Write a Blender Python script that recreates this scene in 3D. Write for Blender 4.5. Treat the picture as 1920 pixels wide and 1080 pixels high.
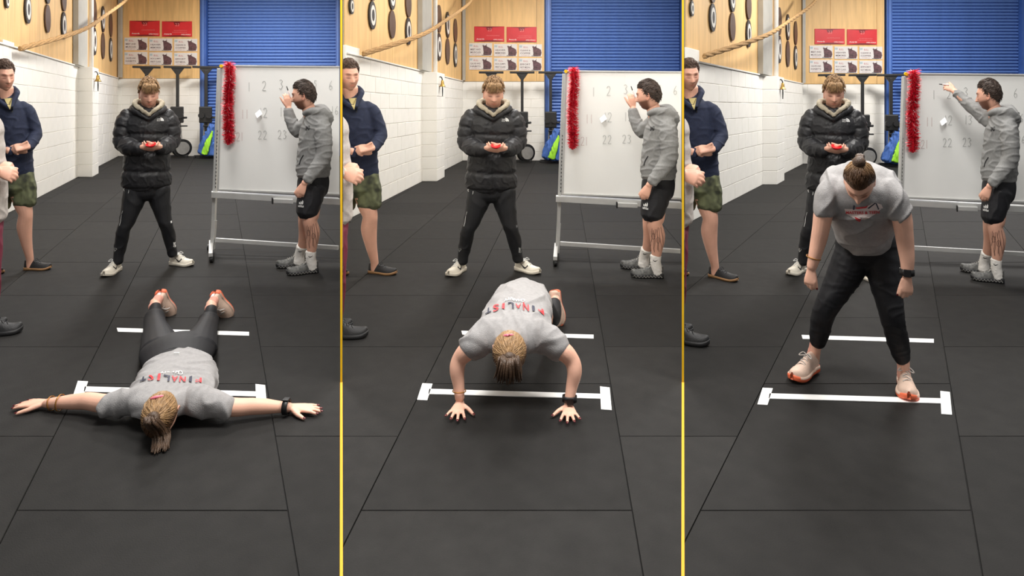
import bpy, bmesh, math, random
import numpy as np
from mathutils import Vector, Matrix, noise
from mathutils.bvhtree import BVHTree

for o in list(bpy.data.objects):
    bpy.data.objects.remove(o)
SC = bpy.context.scene
COL = SC.collection
random.seed(7)
rng = np.random.default_rng(7)

# ------------------------------------------------------------------ camera, world, lights
F, CX, Y0, CH = 1200.0, 960.0, 200.0, 1.6      # focal length in px, centre column, horizon row, eye height
cam = bpy.data.cameras.new('camera')
cam.sensor_width = 36.0
cam.lens = 36.0 * F / 1920.0
cam.shift_y = -(540.0 - Y0) / 1920.0
cam.clip_start = 0.05
cam_o = bpy.data.objects.new('camera', cam)
cam_o.location = (0, 0, CH)
cam_o.rotation_euler = (math.pi / 2, 0, 0)
COL.objects.link(cam_o)
SC.camera = cam_o

w = bpy.data.worlds.new('world'); SC.world = w
w.use_nodes = True
w.node_tree.nodes['Background'].inputs[0].default_value = (1.0, 0.985, 0.96, 1)
w.node_tree.nodes['Background'].inputs[1].default_value = 0.32

def area(name, loc, sx, sy, power, rot=(0, 0, 0), col=(1, .97, .93)):
    l = bpy.data.lights.new(name, 'AREA')
    l.shape = 'RECTANGLE'; l.size = sx; l.size_y = sy; l.energy = power; l.color = col
    o = bpy.data.objects.new(name, l); o.location = loc; o.rotation_euler = rot
    COL.objects.link(o); return o
LAMPS = (((-.50, 2.9, 4.5, 160), (-.50, 6.4, 4.8, 160), (-.50, 11.0, 5.2, 240), (-.46, 17.1, 5.4, 430)),      # rows of ceiling lamps over the three bays
         ((.03, 2.9, 4.5, 72), (.03, 6.4, 4.8, 135), (.03, 11.0, 5.2, 185), (.09, 15.4, 5.4, 310)),
         ((.72, 2.9, 4.5, 175), (.60, 6.4, 4.8, 165), (.60, 11.0, 5.2, 300), (.74, 14.2, 5.4, 440)))
for row in LAMPS:
    for k, yy, zz, p in row:
        area('ceiling_lamp', (k * yy, yy, zz), 1.2, 1.3, p)

vs = SC.view_settings
vs.view_transform = 'Standard'; vs.look = 'None'; vs.exposure = 0.0; vs.gamma = 1.0
vs.use_curve_mapping = False

# ------------------------------------------------------------------ materials
def lin(c):
    return tuple((x / 255 / 12.92) if x / 255 <= .04045 else ((x / 255 + .055) / 1.055) ** 2.4 for x in c)
MATS = {}
def mat(name, rgb, rough=.6, var=.10, scale=25., bump=0., bscale=None, metal=0., stretch=(1, 1, 1),
        rnd=0., attr=False, spec=None, rgb2=None, coord='Object', detail=3.):
    if name in MATS: return MATS[name]
    m = bpy.data.materials.new(name); m.use_nodes = True
    nt = m.node_tree; N = nt.nodes; L = nt.links
    b = N['Principled BSDF']
    b.inputs['Roughness'].default_value = rough
    b.inputs['Metallic'].default_value = metal
    if spec is not None: b.inputs['Specular IOR Level'].default_value = spec
    c = lin(rgb)
    tc = N.new('ShaderNodeTexCoord'); mp = N.new('ShaderNodeMapping')
    mp.inputs['Scale'].default_value = stretch
    L.new(tc.outputs[coord], mp.inputs[0])
    nz = N.new('ShaderNodeTexNoise'); nz.inputs['Scale'].default_value = scale
    nz.inputs['Detail'].default_value = detail
    L.new(mp.outputs[0], nz.inputs['Vector'])
    cr = N.new('ShaderNodeValToRGB')
    cr.color_ramp.elements[0].position = .3; cr.color_ramp.elements[1].position = .7
    c2 = lin(rgb2) if rgb2 else c
    cr.color_ramp.elements[0].color = tuple(x * (1 - var) for x in c) + (1,)
    cr.color_ramp.elements[1].color = tuple(min(1, x * (1 + var)) for x in c2) + (1,)
    L.new(nz.outputs['Fac'], cr.inputs[0])
    out = cr.outputs[0]
    if rnd > 0:
        oi = N.new('ShaderNodeObjectInfo'); mr = N.new('ShaderNodeMapRange')
        mr.inputs[3].default_value = 1 - rnd; mr.inputs[4].default_value = 1 + rnd
        L.new(oi.outputs['Random'], mr.inputs[0])
        mx = N.new('ShaderNodeVectorMath'); mx.operation = 'SCALE'
        L.new(out, mx.inputs[0]); L.new(mr.outputs[0], mx.inputs['Scale']); out = mx.outputs[0]
    if attr:
        at_ = N.new('ShaderNodeAttribute'); at_.attribute_name = 'tint'
        mx = N.new('ShaderNodeVectorMath'); mx.operation = 'MULTIPLY'
        L.new(out, mx.inputs[0]); L.new(at_.outputs['Color'], mx.inputs[1]); out = mx.outputs[0]
    L.new(out, b.inputs['Base Color'])
    if bump > 0:
        nb = N.new('ShaderNodeTexNoise'); nb.inputs['Scale'].default_value = bscale or scale * 2
        nb.inputs['Detail'].default_value = 4
        L.new(mp.outputs[0], nb.inputs['Vector'])
        bp = N.new('ShaderNodeBump'); bp.inputs['Strength'].default_value = bump
        bp.inputs['Distance'].default_value = .01
        L.new(nb.outputs['Fac'], bp.inputs['Height']); L.new(bp.outputs[0], b.inputs['Normal'])
    MATS[name] = m
    return m

# ------------------------------------------------------------------ pixels to places (three bays)
SCN = ['in the left scene', 'in the middle scene', 'in the right scene']
DX = [0, 646, 1284]
def dyf(b, y):
    return [0.0, 10.5 - 6 * (y - 50) / 675.0, 15.0 - 2 * (y - 50) / 675.0][b]
def P(b, x, y, Z):                        # bay pixel (as in the left bay) at depth Z
    yy = y + dyf(b, y)
    return Vector(((x + DX[b] - CX) * Z / F, Z, CH - (yy - Y0) * Z / F))
def FZ(b, y, z=0.):                       # depth of the floor (or of height z) at a row
    return (CH - z) * F / (y + dyf(b, y) - Y0)
def FL(b, x, y, z=0.):                    # a point at height z
    return P(b, x, y, FZ(b, y, z))
def R(x, y, z):                           # raw picture pixel at height z
    Z = (CH - z) * F / (y - Y0)
    return Vector(((x - CX) * Z / F, Z, z))
def RZ(x, y, Z):
    return Vector(((x - CX) * Z / F, Z, CH - (y - Y0) * Z / F))
EDGE = [None, (640 - CX) / F, (1280.5 - CX) / F, None]    # slopes X/Y of the two bay dividers

# ------------------------------------------------------------------ mesh helpers
def mk(verts, faces, material=None, smooth=False, name='mesh'):
    me = bpy.data.meshes.new(name)
    me.from_pydata([tuple(v) for v in verts], [], faces)
    me.validate(); me.update()
    if material: me.materials.append(material)
    if smooth: me.polygons.foreach_set('use_smooth', [True] * len(me.polygons))
    return me
def ob(name, me, parent=None, **kw):
    o = bpy.data.objects.new(name, me); COL.objects.link(o)
    if parent: o.parent = parent
    for k, v in kw.items(): o[k] = v
    return o
def empty(name, loc=(0, 0, 0), **kw):
    o = ob(name, None, **kw); o.location = loc; o.empty_display_size = .1
    return o
class MB:
    """collects shapes into one mesh"""
    def __init__(s): s.v = []; s.f = []
    def add(s, v, f):
        n = len(s.v); s.v += [Vector(x) for x in v]; s.f += [tuple(i + n for i in q) for q in f]; return s
    def hexa(s, p):                       # 8 points: bottom ring 0-3, top ring 4-7
        return s.add(p, [(0, 3, 2, 1), (4, 5, 6, 7), (0, 1, 5, 4), (1, 2, 6, 5), (2, 3, 7, 6), (3, 0, 4, 7)])
    def box(s, lo, hi, M=None):
        x0, y0, z0 = lo; x1, y1, z1 = hi
        p = [Vector(q) for q in ((x0, y0, z0), (x1, y0, z0), (x1, y1, z0), (x0, y1, z0), (x0, y0, z1), (x1, y0, z1), (x1, y1, z1), (x0, y1, z1))]
        if M: p = [M @ q for q in p]
        return s.hexa(p)
    def bar(s, a, b, w, h, up=(0, 0, 1)):
        a, b = Vector(a), Vector(b); d = (b - a).normalized()
        u = Vector(up); x = d.cross(u)
        if x.length < 1e-4: x = d.cross(Vector((1, 0, 0)))
        x.normalize(); z = x.cross(d)
        q = [(-w, -h), (w, -h), (w, h), (-w, h)]
        return s.hexa([a + x * i / 2 + z * j / 2 for i, j in q] + [b + x * i / 2 + z * j / 2 for i, j in q])
    def tube(s, *a, **k): return s.add(*tube(*a, **k))
    def ell(s, c, r, M=None, n=14, m=10):
        v = []; f = []
        for j in range(m + 1):
            t = math.pi * j / m
            for i in range(n):
                a = 2 * math.pi * i / n
                q = Vector((r[0] * math.sin(t) * math.cos(a), r[1] * math.sin(t) * math.sin(a), r[2] * math.cos(t)))
                if M: q = M @ q
                v.append(q + Vector(c))
        for j in range(m):
            for i in range(n):
                f.append((j * n + i, (j + 1) * n + i, (j + 1) * n + (i + 1) % n, j * n + (i + 1) % n))
        return s.add(v, f)
    def disc(s, c, ax, r, h, n=28, r2=None):
        c, ax = Vector(c), Vector(ax).normalized()
        x = ax.orthogonal().normalized(); y = ax.cross(x)
        v = []
        for k, rr in ((-.5, r), (.5, r if r2 is None else r2)):
            for i in range(n):
                a = 2 * math.pi * i / n
                v.append(c + ax * h * k + x * rr * math.cos(a) + y * rr * math.sin(a))
        f = [tuple(range(n))[::-1], tuple(range(n, 2 * n))] + [(i, (i + 1) % n, n + (i + 1) % n, n + i) for i in range(n)]
        return s.add(v, f)
    def poly(s, pts, nrm, t):             # flat polygon extruded by t along nrm
        n = len(pts); nrm = Vector(nrm)
        v = [Vector(p) for p in pts] + [Vector(p) + nrm * t for p in pts]
        return s.add(v, [tuple(range(n))[::-1], tuple(range(n, 2 * n))] + [(i, (i + 1) % n, n + (i + 1) % n, n + i) for i in range(n)])
    def mesh(s, m=None, smooth=False, name='mesh', bevel=0.):
        me = mk(s.v, s.f, m, smooth, name)
        if bevel:
            bm = bmesh.new(); bm.from_mesh(me)
            bmesh.ops.bevel(bm, geom=bm.edges[:], offset=bevel, segments=2, affect='EDGES', profile=.6)
            bm.to_mesh(me); bm.free()
        return me
    def obj(s, name, m, parent=None, smooth=False, bevel=0., **kw):
        return ob(name, s.mesh(m, smooth, name, bevel), parent, **kw)

def catmull(pts, n):
    out = []
    k = len(pts)
    for i in range(k - 1):
        p0, p1, p2, p3 = pts[max(i - 1, 0)], pts[i], pts[i + 1], pts[min(i + 2, k - 1)]
        for j in range(n):
            t = j / n
            out.append(.5 * ((2 * p1) + (p2 - p0) * t + (2 * p0 - 5 * p1 + 4 * p2 - p3) * t * t + (3 * p1 - p0 - 3 * p2 + p3) * t ** 3))
    out.append(pts[-1])
    return out
def tube(path, rad, ref=(1, 0, 0), n=16, sub=5, cap=True, mod=None, power=1.):
    """path of points, radii r or (ra, rb): ra along ref, rb across it"""
    pts = [np.array(p, float) for p in path]
    rr = [np.array(r if hasattr(r, '__len__') else (r, r), float) for r in rad]
    if len(rr) == 1: rr = rr * len(pts)
    if sub > 1: pts = catmull(pts, sub); rr = catmull(rr, sub)
    K = len(pts); ref = np.array(ref, float)
    rings = []
    prev = None
    for i in range(K):
        d = pts[min(i + 1, K - 1)] - pts[max(i - 1, 0)]
        d = d / (np.linalg.norm(d) + 1e-12)
        x = ref - d * ref.dot(d)
        if np.linalg.norm(x) < .15 and prev is not None: x = prev - d * prev.dot(d)
        elif np.linalg.norm(x) < 1e-3: x = np.cross(d, (0.3, .7, .5))
        x /= np.linalg.norm(x) + 1e-12; prev = x
        y = np.cross(d, x)
        rings.append((pts[i], x, y, d, rr[i]))
    v = []; f = []
    def ring(c, x, y, r, k):
        for i in range(n):
            a = 2 * math.pi * i / n
            ca, sa = math.cos(a), math.sin(a)
            if power != 1.:
                ca = math.copysign(abs(ca) ** power, ca); sa = math.copysign(abs(sa) ** power, sa)
            v.append(c + x * r[0] * k * ca + y * r[1] * k * sa)
    seq = []
    if cap:
        c, x, y, d, r = rings[0]; e = min(r) * .5
        seq += [(c - d * e, x, y, r, .45), (c - d * e * .6, x, y, r, .8)]
    for i, (c, x, y, d, r) in enumerate(rings):
        k = mod(i / (K - 1)) if mod else 1.
        seq.append((c, x, y, r, k))
    if cap:
        c, x, y, d, r = rings[-1]; e = min(r) * .5
        seq += [(c + d * e * .6, x, y, r, .8), (c + d * e, x, y, r, .45)]
    for q in seq: ring(*q)
    m = len(seq)
    for j in range(m - 1):
        for i in range(n):
            f.append((j * n + i, j * n + (i + 1) % n, (j + 1) * n + (i + 1) % n, (j + 1) * n + i))
    f.append(tuple(range(n))[::-1]); f.append(tuple((m - 1) * n + i for i in range(n)))
    return v, f

def remesh(mb, voxel, smooth=4, fold=None, material=None, name='mesh'):
    me = mk(mb.v, mb.f, None, False, name)
    bm = bmesh.new(); bm.from_mesh(me); bmesh.ops.recalc_face_normals(bm, faces=bm.faces[:]); bm.to_mesh(me); bm.free()
    o = ob('tmp', me)
    r = o.modifiers.new('r', 'REMESH'); r.mode = 'VOXEL'; r.voxel_size = voxel
    if smooth:
        q = o.modifiers.new('s', 'SMOOTH'); q.iterations = smooth; q.factor = .5
    dg = bpy.context.evaluated_depsgraph_get(); dg.update()
    out = bpy.data.meshes.new_from_object(o.evaluated_get(dg))
    bpy.data.objects.remove(o); bpy.data.meshes.remove(me)
    if fold:
        nv = len(out.vertices)
        co = np.empty(nv * 3); out.vertices.foreach_get('co', co); co = co.reshape(-1, 3)
        no = np.empty(nv * 3); out.vertex_normals.foreach_get('vector', no); no = no.reshape(-1, 3)
        d = np.array([fold(p) for p in co])
        co += no * d[:, None]
        out.vertices.foreach_set('co', co.ravel()); out.update()
    out.materials.clear()
    if material: out.materials.append(material)
    out.polygons.foreach_set('use_smooth', [True] * len(out.polygons))
    out.name = name
    return out
def foldfn(amp, sc=(6, 6, 14), ridge=True, seed=0.):
    def f(p):
        q = Vector((p[0] * sc[0] + seed, p[1] * sc[1], p[2] * sc[2]))
        q2 = q + Vector((noise.noise(q * .5), noise.noise(q * .5 + Vector((9, 3, 1))), 0)) * 1.2
        a = noise.noise(q2)
        if ridge: a = 1.25 * max(0., 1 - 3.4 * abs(a)) ** 1.4 - .35
        return amp * (a + .25 * noise.noise(q * 2.2))
    return f
def joinm(meshes, name='mesh'):
    """one mesh out of several, materials kept"""
    bm = bmesh.new(); mats = []; lay = None
    out = bpy.data.meshes.new(name)
    for me in meshes:
        for m in me.materials:
            if m not in mats: mats.append(m)
    for me in meshes:
        n0 = len(bm.faces)
        bm.from_mesh(me)
        bm.faces.ensure_lookup_table()
        for f in bm.faces[n0:]:
            f.material_index = mats.index(me.materials[f.material_index]) if len(me.materials) else 0
    bm.to_mesh(out); bm.free()
    for m in mats: out.materials.append(m)
    return out
_TXT = {}
def text_mesh(s, size=1., bold=0.):
    key = (s, size, bold)
    if key in _TXT: return _TXT[key]
    c = bpy.data.curves.new('t', 'FONT'); c.body = s; c.size = size; c.align_x = 'CENTER'; c.align_y = 'CENTER'
    c.resolution_u = 3; c.offset = bold
    o = ob('tmp', c)
    dg = bpy.context.evaluated_depsgraph_get(); dg.update()
    me = bpy.data.meshes.new_from_object(o.evaluated_get(dg))
    bpy.data.objects.remove(o)
    v = [tuple(x.co) for x in me.vertices]; f = [tuple(p.vertices) for p in me.polygons]
    _TXT[key] = (v, f)
    return v, f
def flat(vf, O, U, V, width=None, height=None):
    """2D shape placed in the plane O + x U + y V, optionally stretched to a width / height"""
    v, f = vf
    xs = [p[0] for p in v]; ys = [p[1] for p in v]
    sx = width / (max(xs) - min(xs)) if width else 1.
    sy = height / (max(ys) - min(ys)) if height else sx
    if not width and height: sx = sy
    mx, my = (max(xs) + min(xs)) / 2, (max(ys) + min(ys)) / 2
    O, U, V = Vector(O), Vector(U), Vector(V)
    return [O + U * (p[0] - mx) * sx + V * (p[1] - my) * sy for p in v], f
def drape(vf, target, direction, off=.003, cuts=0):
    """projects a flat shape along direction onto a mesh"""
    v, f = vf
    if cuts:
        me = mk(v, f); bm = bmesh.new(); bm.from_mesh(me)
        bmesh.ops.triangulate(bm, faces=bm.faces[:])
        for _ in range(cuts):
            bmesh.ops.subdivide_edges(bm, edges=[e for e in bm.edges if e.calc_length() > .012], cuts=1, use_grid_fill=True)
        bmesh.ops.triangulate(bm, faces=bm.faces[:])
        v = [x.co.copy() for x in bm.verts]; bm.verts.index_update(); f = [tuple(x.index for x in q.verts) for q in bm.faces]
        bm.free(); bpy.data.meshes.remove(me)
    tv = [x.co for x in target.vertices]; tf = [tuple(p.vertices) for p in target.polygons]
    T = BVHTree.FromPolygons(tv, tf)
    d = Vector(direction).normalized()
    out = []
    for p in v:
        h, n, i, ds = T.ray_cast(Vector(p) - d * 1.0, d)
        if h is None:
            h, n, i, ds = T.find_nearest(Vector(p))
        out.append(h - d * off)
    return out, f
SWOOSH = ([(-1, .1), (-.75, -.22), (-.45, -.33), (-.1, -.27), (1, .38), (-.1, -.02), (-.5, -.1), (-.7, .03), (-.72, .25)], [tuple(range(9))])
# ================================================================== THE SETTING
M_mat = mat('rubber_mat', (29, 28, 27), .76, .22, 9., .25, 180., rnd=.24, detail=8., spec=.22)
M_gap = mat('floor_base', (22, 22, 22), .9)
M_white = mat('white_paint', (238, 235, 228), .55, .03, 3., .12, 30.)
M_mortar = mat('joint_paint', (234, 230, 223), .7, .04, 4.)
M_ply = mat('plywood', (222, 182, 124), .55, .13, 3.2, .05, 20., stretch=(3, 3, .35), rnd=.05, detail=6.)
M_steel = mat('grey_steel', (168, 166, 158), .5, .06, 5.)
M_pipe = mat('white_pipe', (222, 220, 214), .4, .03, 5.)
M_blue = mat('blue_slat', (88, 122, 190), .45, .05, 6., metal=.0)
M_blue_d = mat('blue_frame', (58, 92, 162), .45, .12, 5.)
M_yellow = mat('yellow_trim', (255, 202, 22), .6, .03, 5.)
M_yline = mat('yellow_floor_paint', (226, 158, 16), .7, .03, 5.)
M_tape = mat('white_tape', (240, 240, 238), .5, .03, 9.)
M_dark = mat('dark_metal', (28, 28, 30), .4, .1, 9.)
M_black = mat('black_plastic', (24, 24, 25), .45, .1, 9.)

floor = MB().box((-30, -3, -.03), (30, 26, -.010)).obj('floor', M_gap, kind='structure', label='black rubber mat gym floor')

def clip(poly, a, b, c):                  # keeps a x + b y + c >= 0
    out = []
    for i in range(len(poly)):
        p, q = poly[i], poly[(i + 1) % len(poly)]
        dp, dq = a * p[0] + b * p[1] + c, a * q[0] + b * q[1] + c
        if dp >= 0: out.append(p)
        if (dp >= 0) != (dq >= 0):
            t = dp / (dp - dq); out.append((p[0] + (q[0] - p[0]) * t, p[1] + (q[1] - p[1]) * t))
    return out
def prism(poly, z0, z1, inset=.0025):
    c = np.mean(np.array(poly), 0)
    n = len(poly)
    v = [(x, y, z0) for x, y in poly] + [(x, y, z1 - .003) for x, y in poly]
    tp = [np.array(p) + (c - np.array(p)) / (np.linalg.norm(c - np.array(p)) + 1e-9) * inset for p in poly]
    v += [(p[0], p[1], z1) for p in tp]
    f = [tuple(2 * n + i for i in range(n))]
    for k in (0, n):
        f += [(k + i, k + (i + 1) % n, k + n + (i + 1) % n, k + n + i) for i in range(n)]
    return v, f

CW, PITCH = 1.076, 1.16
WALL = []
for b in range(3):
    a0, a1 = FL(b, 480, 600), FL(b, 441.7, 375)
    kx = (a1.x - a0.x) / (a1.y - a0.y)
    lo = EDGE[b] if EDGE[b] is not None else (-330 - CX) / F
    hi = EDGE[b + 1] if EDGE[b + 1] is not None else (2300 - CX) / F
    for n in range(-9, 9):
        off = (4.86 if n % 2 else 4.27)
        for r in range(-3, 15):
            y0 = off + r * PITCH; y1 = y0 + PITCH - .0035
            if y0 > 20.6: continue
            x0 = lambda y: a0.x + kx * (y - a0.y) + n * CW
            poly = [(x0(y0), y0), (x0(y0) + CW - .0035, y0), (x0(y1) + CW - .0035, y1), (x0(y1), y1)]
            poly = clip(poly, 1, -lo, 0)
            if len(poly) > 2: poly = clip(poly, -1, hi, 0)
            if len(poly) > 2: poly = clip(poly, 0, 1, -.9)
            if len(poly) < 3: continue
            A = abs(sum(poly[i][0] * poly[(i + 1) % len(poly)][1] - poly[(i + 1) % len(poly)][0] * poly[i][1] for i in range(len(poly)))) / 2
            if A < .03: continue
            c = np.mean(np.array(poly), 0)
            v, f = prism([(p[0] - c[0], p[1] - c[1]) for p in poly], -.011, 0.)
            o = ob('floor_mat', mk(v, f, M_mat, name='floor_mat'), floor)
            o.location = (c[0], c[1], random.uniform(-.0012, 0))

# a bevelled unit block shared by every wall
def bevel_block(L_, D_, H_):
    return MB().box((0, 0, 0), (L_, D_, H_)).mesh(M_white, name='block', bevel=.006)
BW, BH = .54, .268
BLOCKS = {}
def block_mesh(L_, D_, H_):
    k = (round(L_, 2), round(D_, 2), round(H_, 2))
    if k not in BLOCKS: BLOCKS[k] = bevel_block(*k)
    return BLOCKS[k]
def block_wall(name, A, B, H, label, thick=.05, top=None):
    """painted block wall from A to B (plan), each block a part; faces the side to the right of A->B"""
    A, B = Vector((A[0], A[1], 0)), Vector((B[0], B[1], 0))
    d = (B - A); Ln = d.length; d.normalize()
    ang = math.atan2(d.y, d.x)
    root = MB().box((0, .008, 0), (Ln, thick, H - .01)).obj(name, M_mortar, kind='structure', label=label)
    root.location = A; root.rotation_euler = (0, 0, ang)
    z = 0.; row = 0
    nrow = int(round(H / BH)); bh = H / nrow
    for row in range(nrow):
        x = -(.5 * BW if row % 2 else 0.)
        while x < Ln - .01:
            x0, x1 = max(x, 0), min(x + BW, Ln)
            if x1 - x0 > .06:
                q = ob('block', block_mesh(x1 - x0 - .007, .03, bh - .007), root)
                q.location = (x0 + .0035, random.uniform(-.0035, .0015), row * bh + .0035)
            x += BW
    return root

M_ring = mat('plaque_ring', (214, 210, 202), .5)
M_brown = mat('plaque_brown', (84, 62, 48), .5, .2, 8.)
M_pblack = mat('plaque_black', (48, 44, 42), .5, .1, 8.)
M_rope = mat('rope_fibre', (168, 132, 86), .9, .25, 40., .5, 90.)
M_brass = mat('brass', (176, 142, 76), .32, .1, 8., metal=.8)
M_red = mat('poster_red', (204, 42, 50), .45, .12, 2.)
M_redd = mat('poster_dark_red', (120, 24, 34), .45, .1, 3.)
M_poster = mat('poster_white', (214, 210, 208), .5, .03, 5.)
M_bull = mat('poster_bull', (78, 58, 60), .6, .3, 14., rgb2=(96, 66, 72))
M_ink = mat('poster_ink', (96, 74, 80), .6, .05, 5.)
M_inkr = mat('poster_ink_red', (176, 110, 112), .6, .05, 5.)
M_inkb = mat('poster_ink_blue', (170, 186, 192), .6, .05, 5.)
M_inkw = mat('poster_ink_white', (238, 226, 224), .6, .02, 5.)
M_inkp = mat('poster_ink_pink', (226, 130, 130), .6, .02, 5.)

DWALL = 0.06
for b in range(3):
    s = SCN[b]
    A = FL(b, -60 if b else -150, 439 if b else 485.5); C = FL(b, 222, 292.7)
    lo = EDGE[b]
    if lo is not None:                    # the wall starts where the divider stands
        t = (lo * A.y - A.x) / ((C.x - A.x) - lo * (C.y - A.y))
        dn = (C - A).normalized(); A = A + (C - A) * t
        bk = A + Vector((-dn.y, dn.x, 0)) * .07       # the wall's back corner must not pass the divider
        t2 = (lo * bk.y - bk.x) / (dn.x - lo * dn.y)
        A = A + dn * max(t2 + .03, .02)
    ZB = C.y
    H = P(b, 222, 144.5, ZB).z + (-.05, .02, .02)[b]
    WALL.append((A, C, H))
    block_wall('wall_left', A, C, H, 'white painted block side wall ' + s)
    d = (C - A).normalized(); nrm = Vector((d.y, -d.x, 0))      # towards the room
    def on_wall(x, y, off=0.):            # the place on the side wall seen at bay pixel (x, y)
        k = (x + DX[b] - CX) / F
        t = (k * A.y - A.x) / ((C.x - A.x) - k * (C.y - A.y))
        q = A + (C - A) * t
        return P(b, x, y, q.y) + nrm * off
    ang = math.atan2(d.y, d.x); Ln = (C - A).length
    # plywood above the blocks
    pw = MB().box((0, .05, H), (Ln, .06, 6.2)).obj('wall_left_upper', M_steel, kind='structure', label='plywood clad upper side wall ' + s)
    pw.location = (A.x, A.y, 0); pw.rotation_euler = (0, 0, ang)
    x = 0.
    while x < Ln - .05:
        x1 = min(x + 1.22, Ln)
        MB().box((x + .004, .028, H + .004), (x1 - .004, .05, 6.2)).obj('plywood_panel', M_ply, pw, bevel=.003)
        x = x1
    # ledge on top of the block wall
    MB().box((0, -.02, H), (Ln, .03, H + .025)).obj('ledge', M_white, pw, bevel=.004)
    # back wall
    q1 = P(b, 374.5, 292.7, ZB)
    bw = block_wall('wall_back', (C.x - .15, ZB), (q1.x, ZB), H, 'white painted block back wall ' + s)
    bu = MB().box((C.x - .2, ZB + .03, H), (q1.x, ZB + .2, 6.2)).obj('wall_back_upper', M_steel, kind='structure', label='plywood clad upper back wall ' + s)
    xs = [C.x - .2, P(b, 273, 50, ZB).x, P(b, 360, 50, ZB).x, q1.x]
    for i in range(3):
        MB().box((xs[i] + .004, ZB + .0, H + .005), (xs[i + 1] - .004, ZB + .03, 6.2)).obj('plywood_panel', M_ply, bu, bevel=.003)
    # pillar and pier of blocks: front face across the bay, side face along the wall
    def column(name, pa, pb, run, Ht, label):
        pa, pb = Vector((pa.x, pa.y, 0)), Vector((pb.x, pb.y, 0))
        def sk(x0, x1, y0, y1, z0, z1):
            q = [pa + Vector((x0, 0, 0)) + d * y0, pa + Vector((x1, 0, 0)) + d * y0, pa + Vector((x1, 0, 0)) + d * y1, pa + Vector((x0, 0, 0)) + d * y1]
            return [p + Vector((0, 0, z0)) for p in q] + [p + Vector((0, 0, z1)) for p in q]
        W = pb.x - pa.x
        root = MB().hexa(sk(.01, W - .012, .012, run, 0, Ht - .006)).obj(name, M_mortar, kind='structure', label=label)
        nr = int(round(Ht / BH)); bh = Ht / nr
        for r in range(nr):
            z0, z1 = r * bh + .003, (r + 1) * bh - .004
            cut = .27 if r % 2 else .54
            y = 0.; first = True
            while y < run - .05:
                y1 = min(y + cut, run); cut = .54
                x0 = 0. if first else W - .04
                MB().hexa(sk(x0, W + random.uniform(-.003, .002), y + .003, y1 - .003, z0, z1)).obj('block', M_white, root, bevel=.008)
                first = False; y = y1
        return root
    Zp = FZ(b, 332); p0 = P(b, 139, 332, Zp); p1 = P(b, 173.5, 332, Zp)
    column('pillar', p0, p1, .85, H, 'white block pillar against the side wall ' + s)
    a1 = on_wall(22, 400); a0 = on_wall(-14, 400)
    a0 = Vector((a0.x, a1.y, 0)) - d * .45; a1 = a1 - d * .45
    k0 = Vector((a1.x - 28 * a1.y / F, a1.y, 0))
    if lo is not None: k0.x = max(lo * a1.y, lo * (a1.y + .6) - d.x * .6) + .02
    ztop = P(b, 22, 73, a1.y).z
    column('pier', k0, a1, .6, ztop, 'white block pier at the near end of the wall ' + s)
    # steel column, pipe, corner post
    def post(name, x0, x1, ybase, m, off, dd, label, cat):
        a, c2 = on_wall(x0, ybase, off), on_wall(x1, ybase, off)
        z0 = a.z if ybase > 130 else H + .026
        mb = MB().hexa([Vector((p.x, p.y, z0)) + nrm * k for p, k in ((a, 0), (c2, 0), (c2, dd), (a, dd))] + [Vector((p.x, p.y, 6.2)) + nrm * k for p, k in ((a, 0), (c2, 0), (c2, dd), (a, dd))])
        if cat is None: mb.obj(name, m, kind='structure', label=label)
        else: mb.obj(name, m, label=label, category=cat)
    post('steel_column', 139, 157, 121, M_steel, -.02, .10, 'grey steel column above the white pillar ' + s, None)
    c2 = on_wall(161.5, 121, .1)
    MB().tube([(c2.x, c2.y, H + .026), (c2.x, c2.y, 6.2)], [.055], n=14, sub=1).obj('drain_pipe', M_pipe, smooth=True, label='white vertical pipe on the plywood side wall ' + s, category='pipe')
    cp = P(b, 221, 143, ZB - .12); cq = P(b, 226.5, 143, ZB - .12)
    MB().box((cp.x, ZB - .12, H + .03), (cq.x, ZB - .02, 6.2)).obj('corner_post', M_steel, kind='structure', label='grey steel post in the plywood corner ' + s)
    br = P(b, 222, 9, ZB - .14)
    # figure eight plaques on the plywood
    def plaque(x, yc, hh, order, which):
        root = empty('wall_plaque', on_wall(x, yc, -.02), label=which + ' ' + s, category='plaque', group='oval plaques on the plywood wall')
        q = on_wall(x, yc, 0); sc = q.y / F
        for k, kind in ((1, order[0]), (-1, order[1])):
            c3 = on_wall(x, yc - k * hh * .5, 0) + nrm * -.015 - root.location
            rz = hh * .5 * sc * .98
            ry = rz * .80
            def ring(r0, r1, m, t, nm):
                mb = MB(); n = 28; v = []; f = []
                for i in range(n):
                    a = 2 * math.pi * i / n
                    for (rr, tt) in ((r0, 0), (r1, 0), (r1, t), (r0, t)):
                        v.append(c3 + d * ry * rr * math.cos(a) + Vector((0, 0, 1)) * rz * rr * math.sin(a) + nrm * tt)
                for i in range(n):
                    j = (i + 1) % n
                    for e in range(4):
                        f.append((4 * i + e, 4 * j + e, 4 * j + (e + 1) % 4, 4 * i + (e + 1) % 4))
                mb.add(v, f); return mb.obj(nm, m, root)
            if kind == 'r':
                o1 = ring(0.001, 1., M_pblack, .02, 'disc'); ring(.42, .72, M_ring, .025, 'white_ring')
            else:
                ring(0.001, 1., M_brown if kind == 'b' else M_pblack, .02, 'disc')
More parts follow.
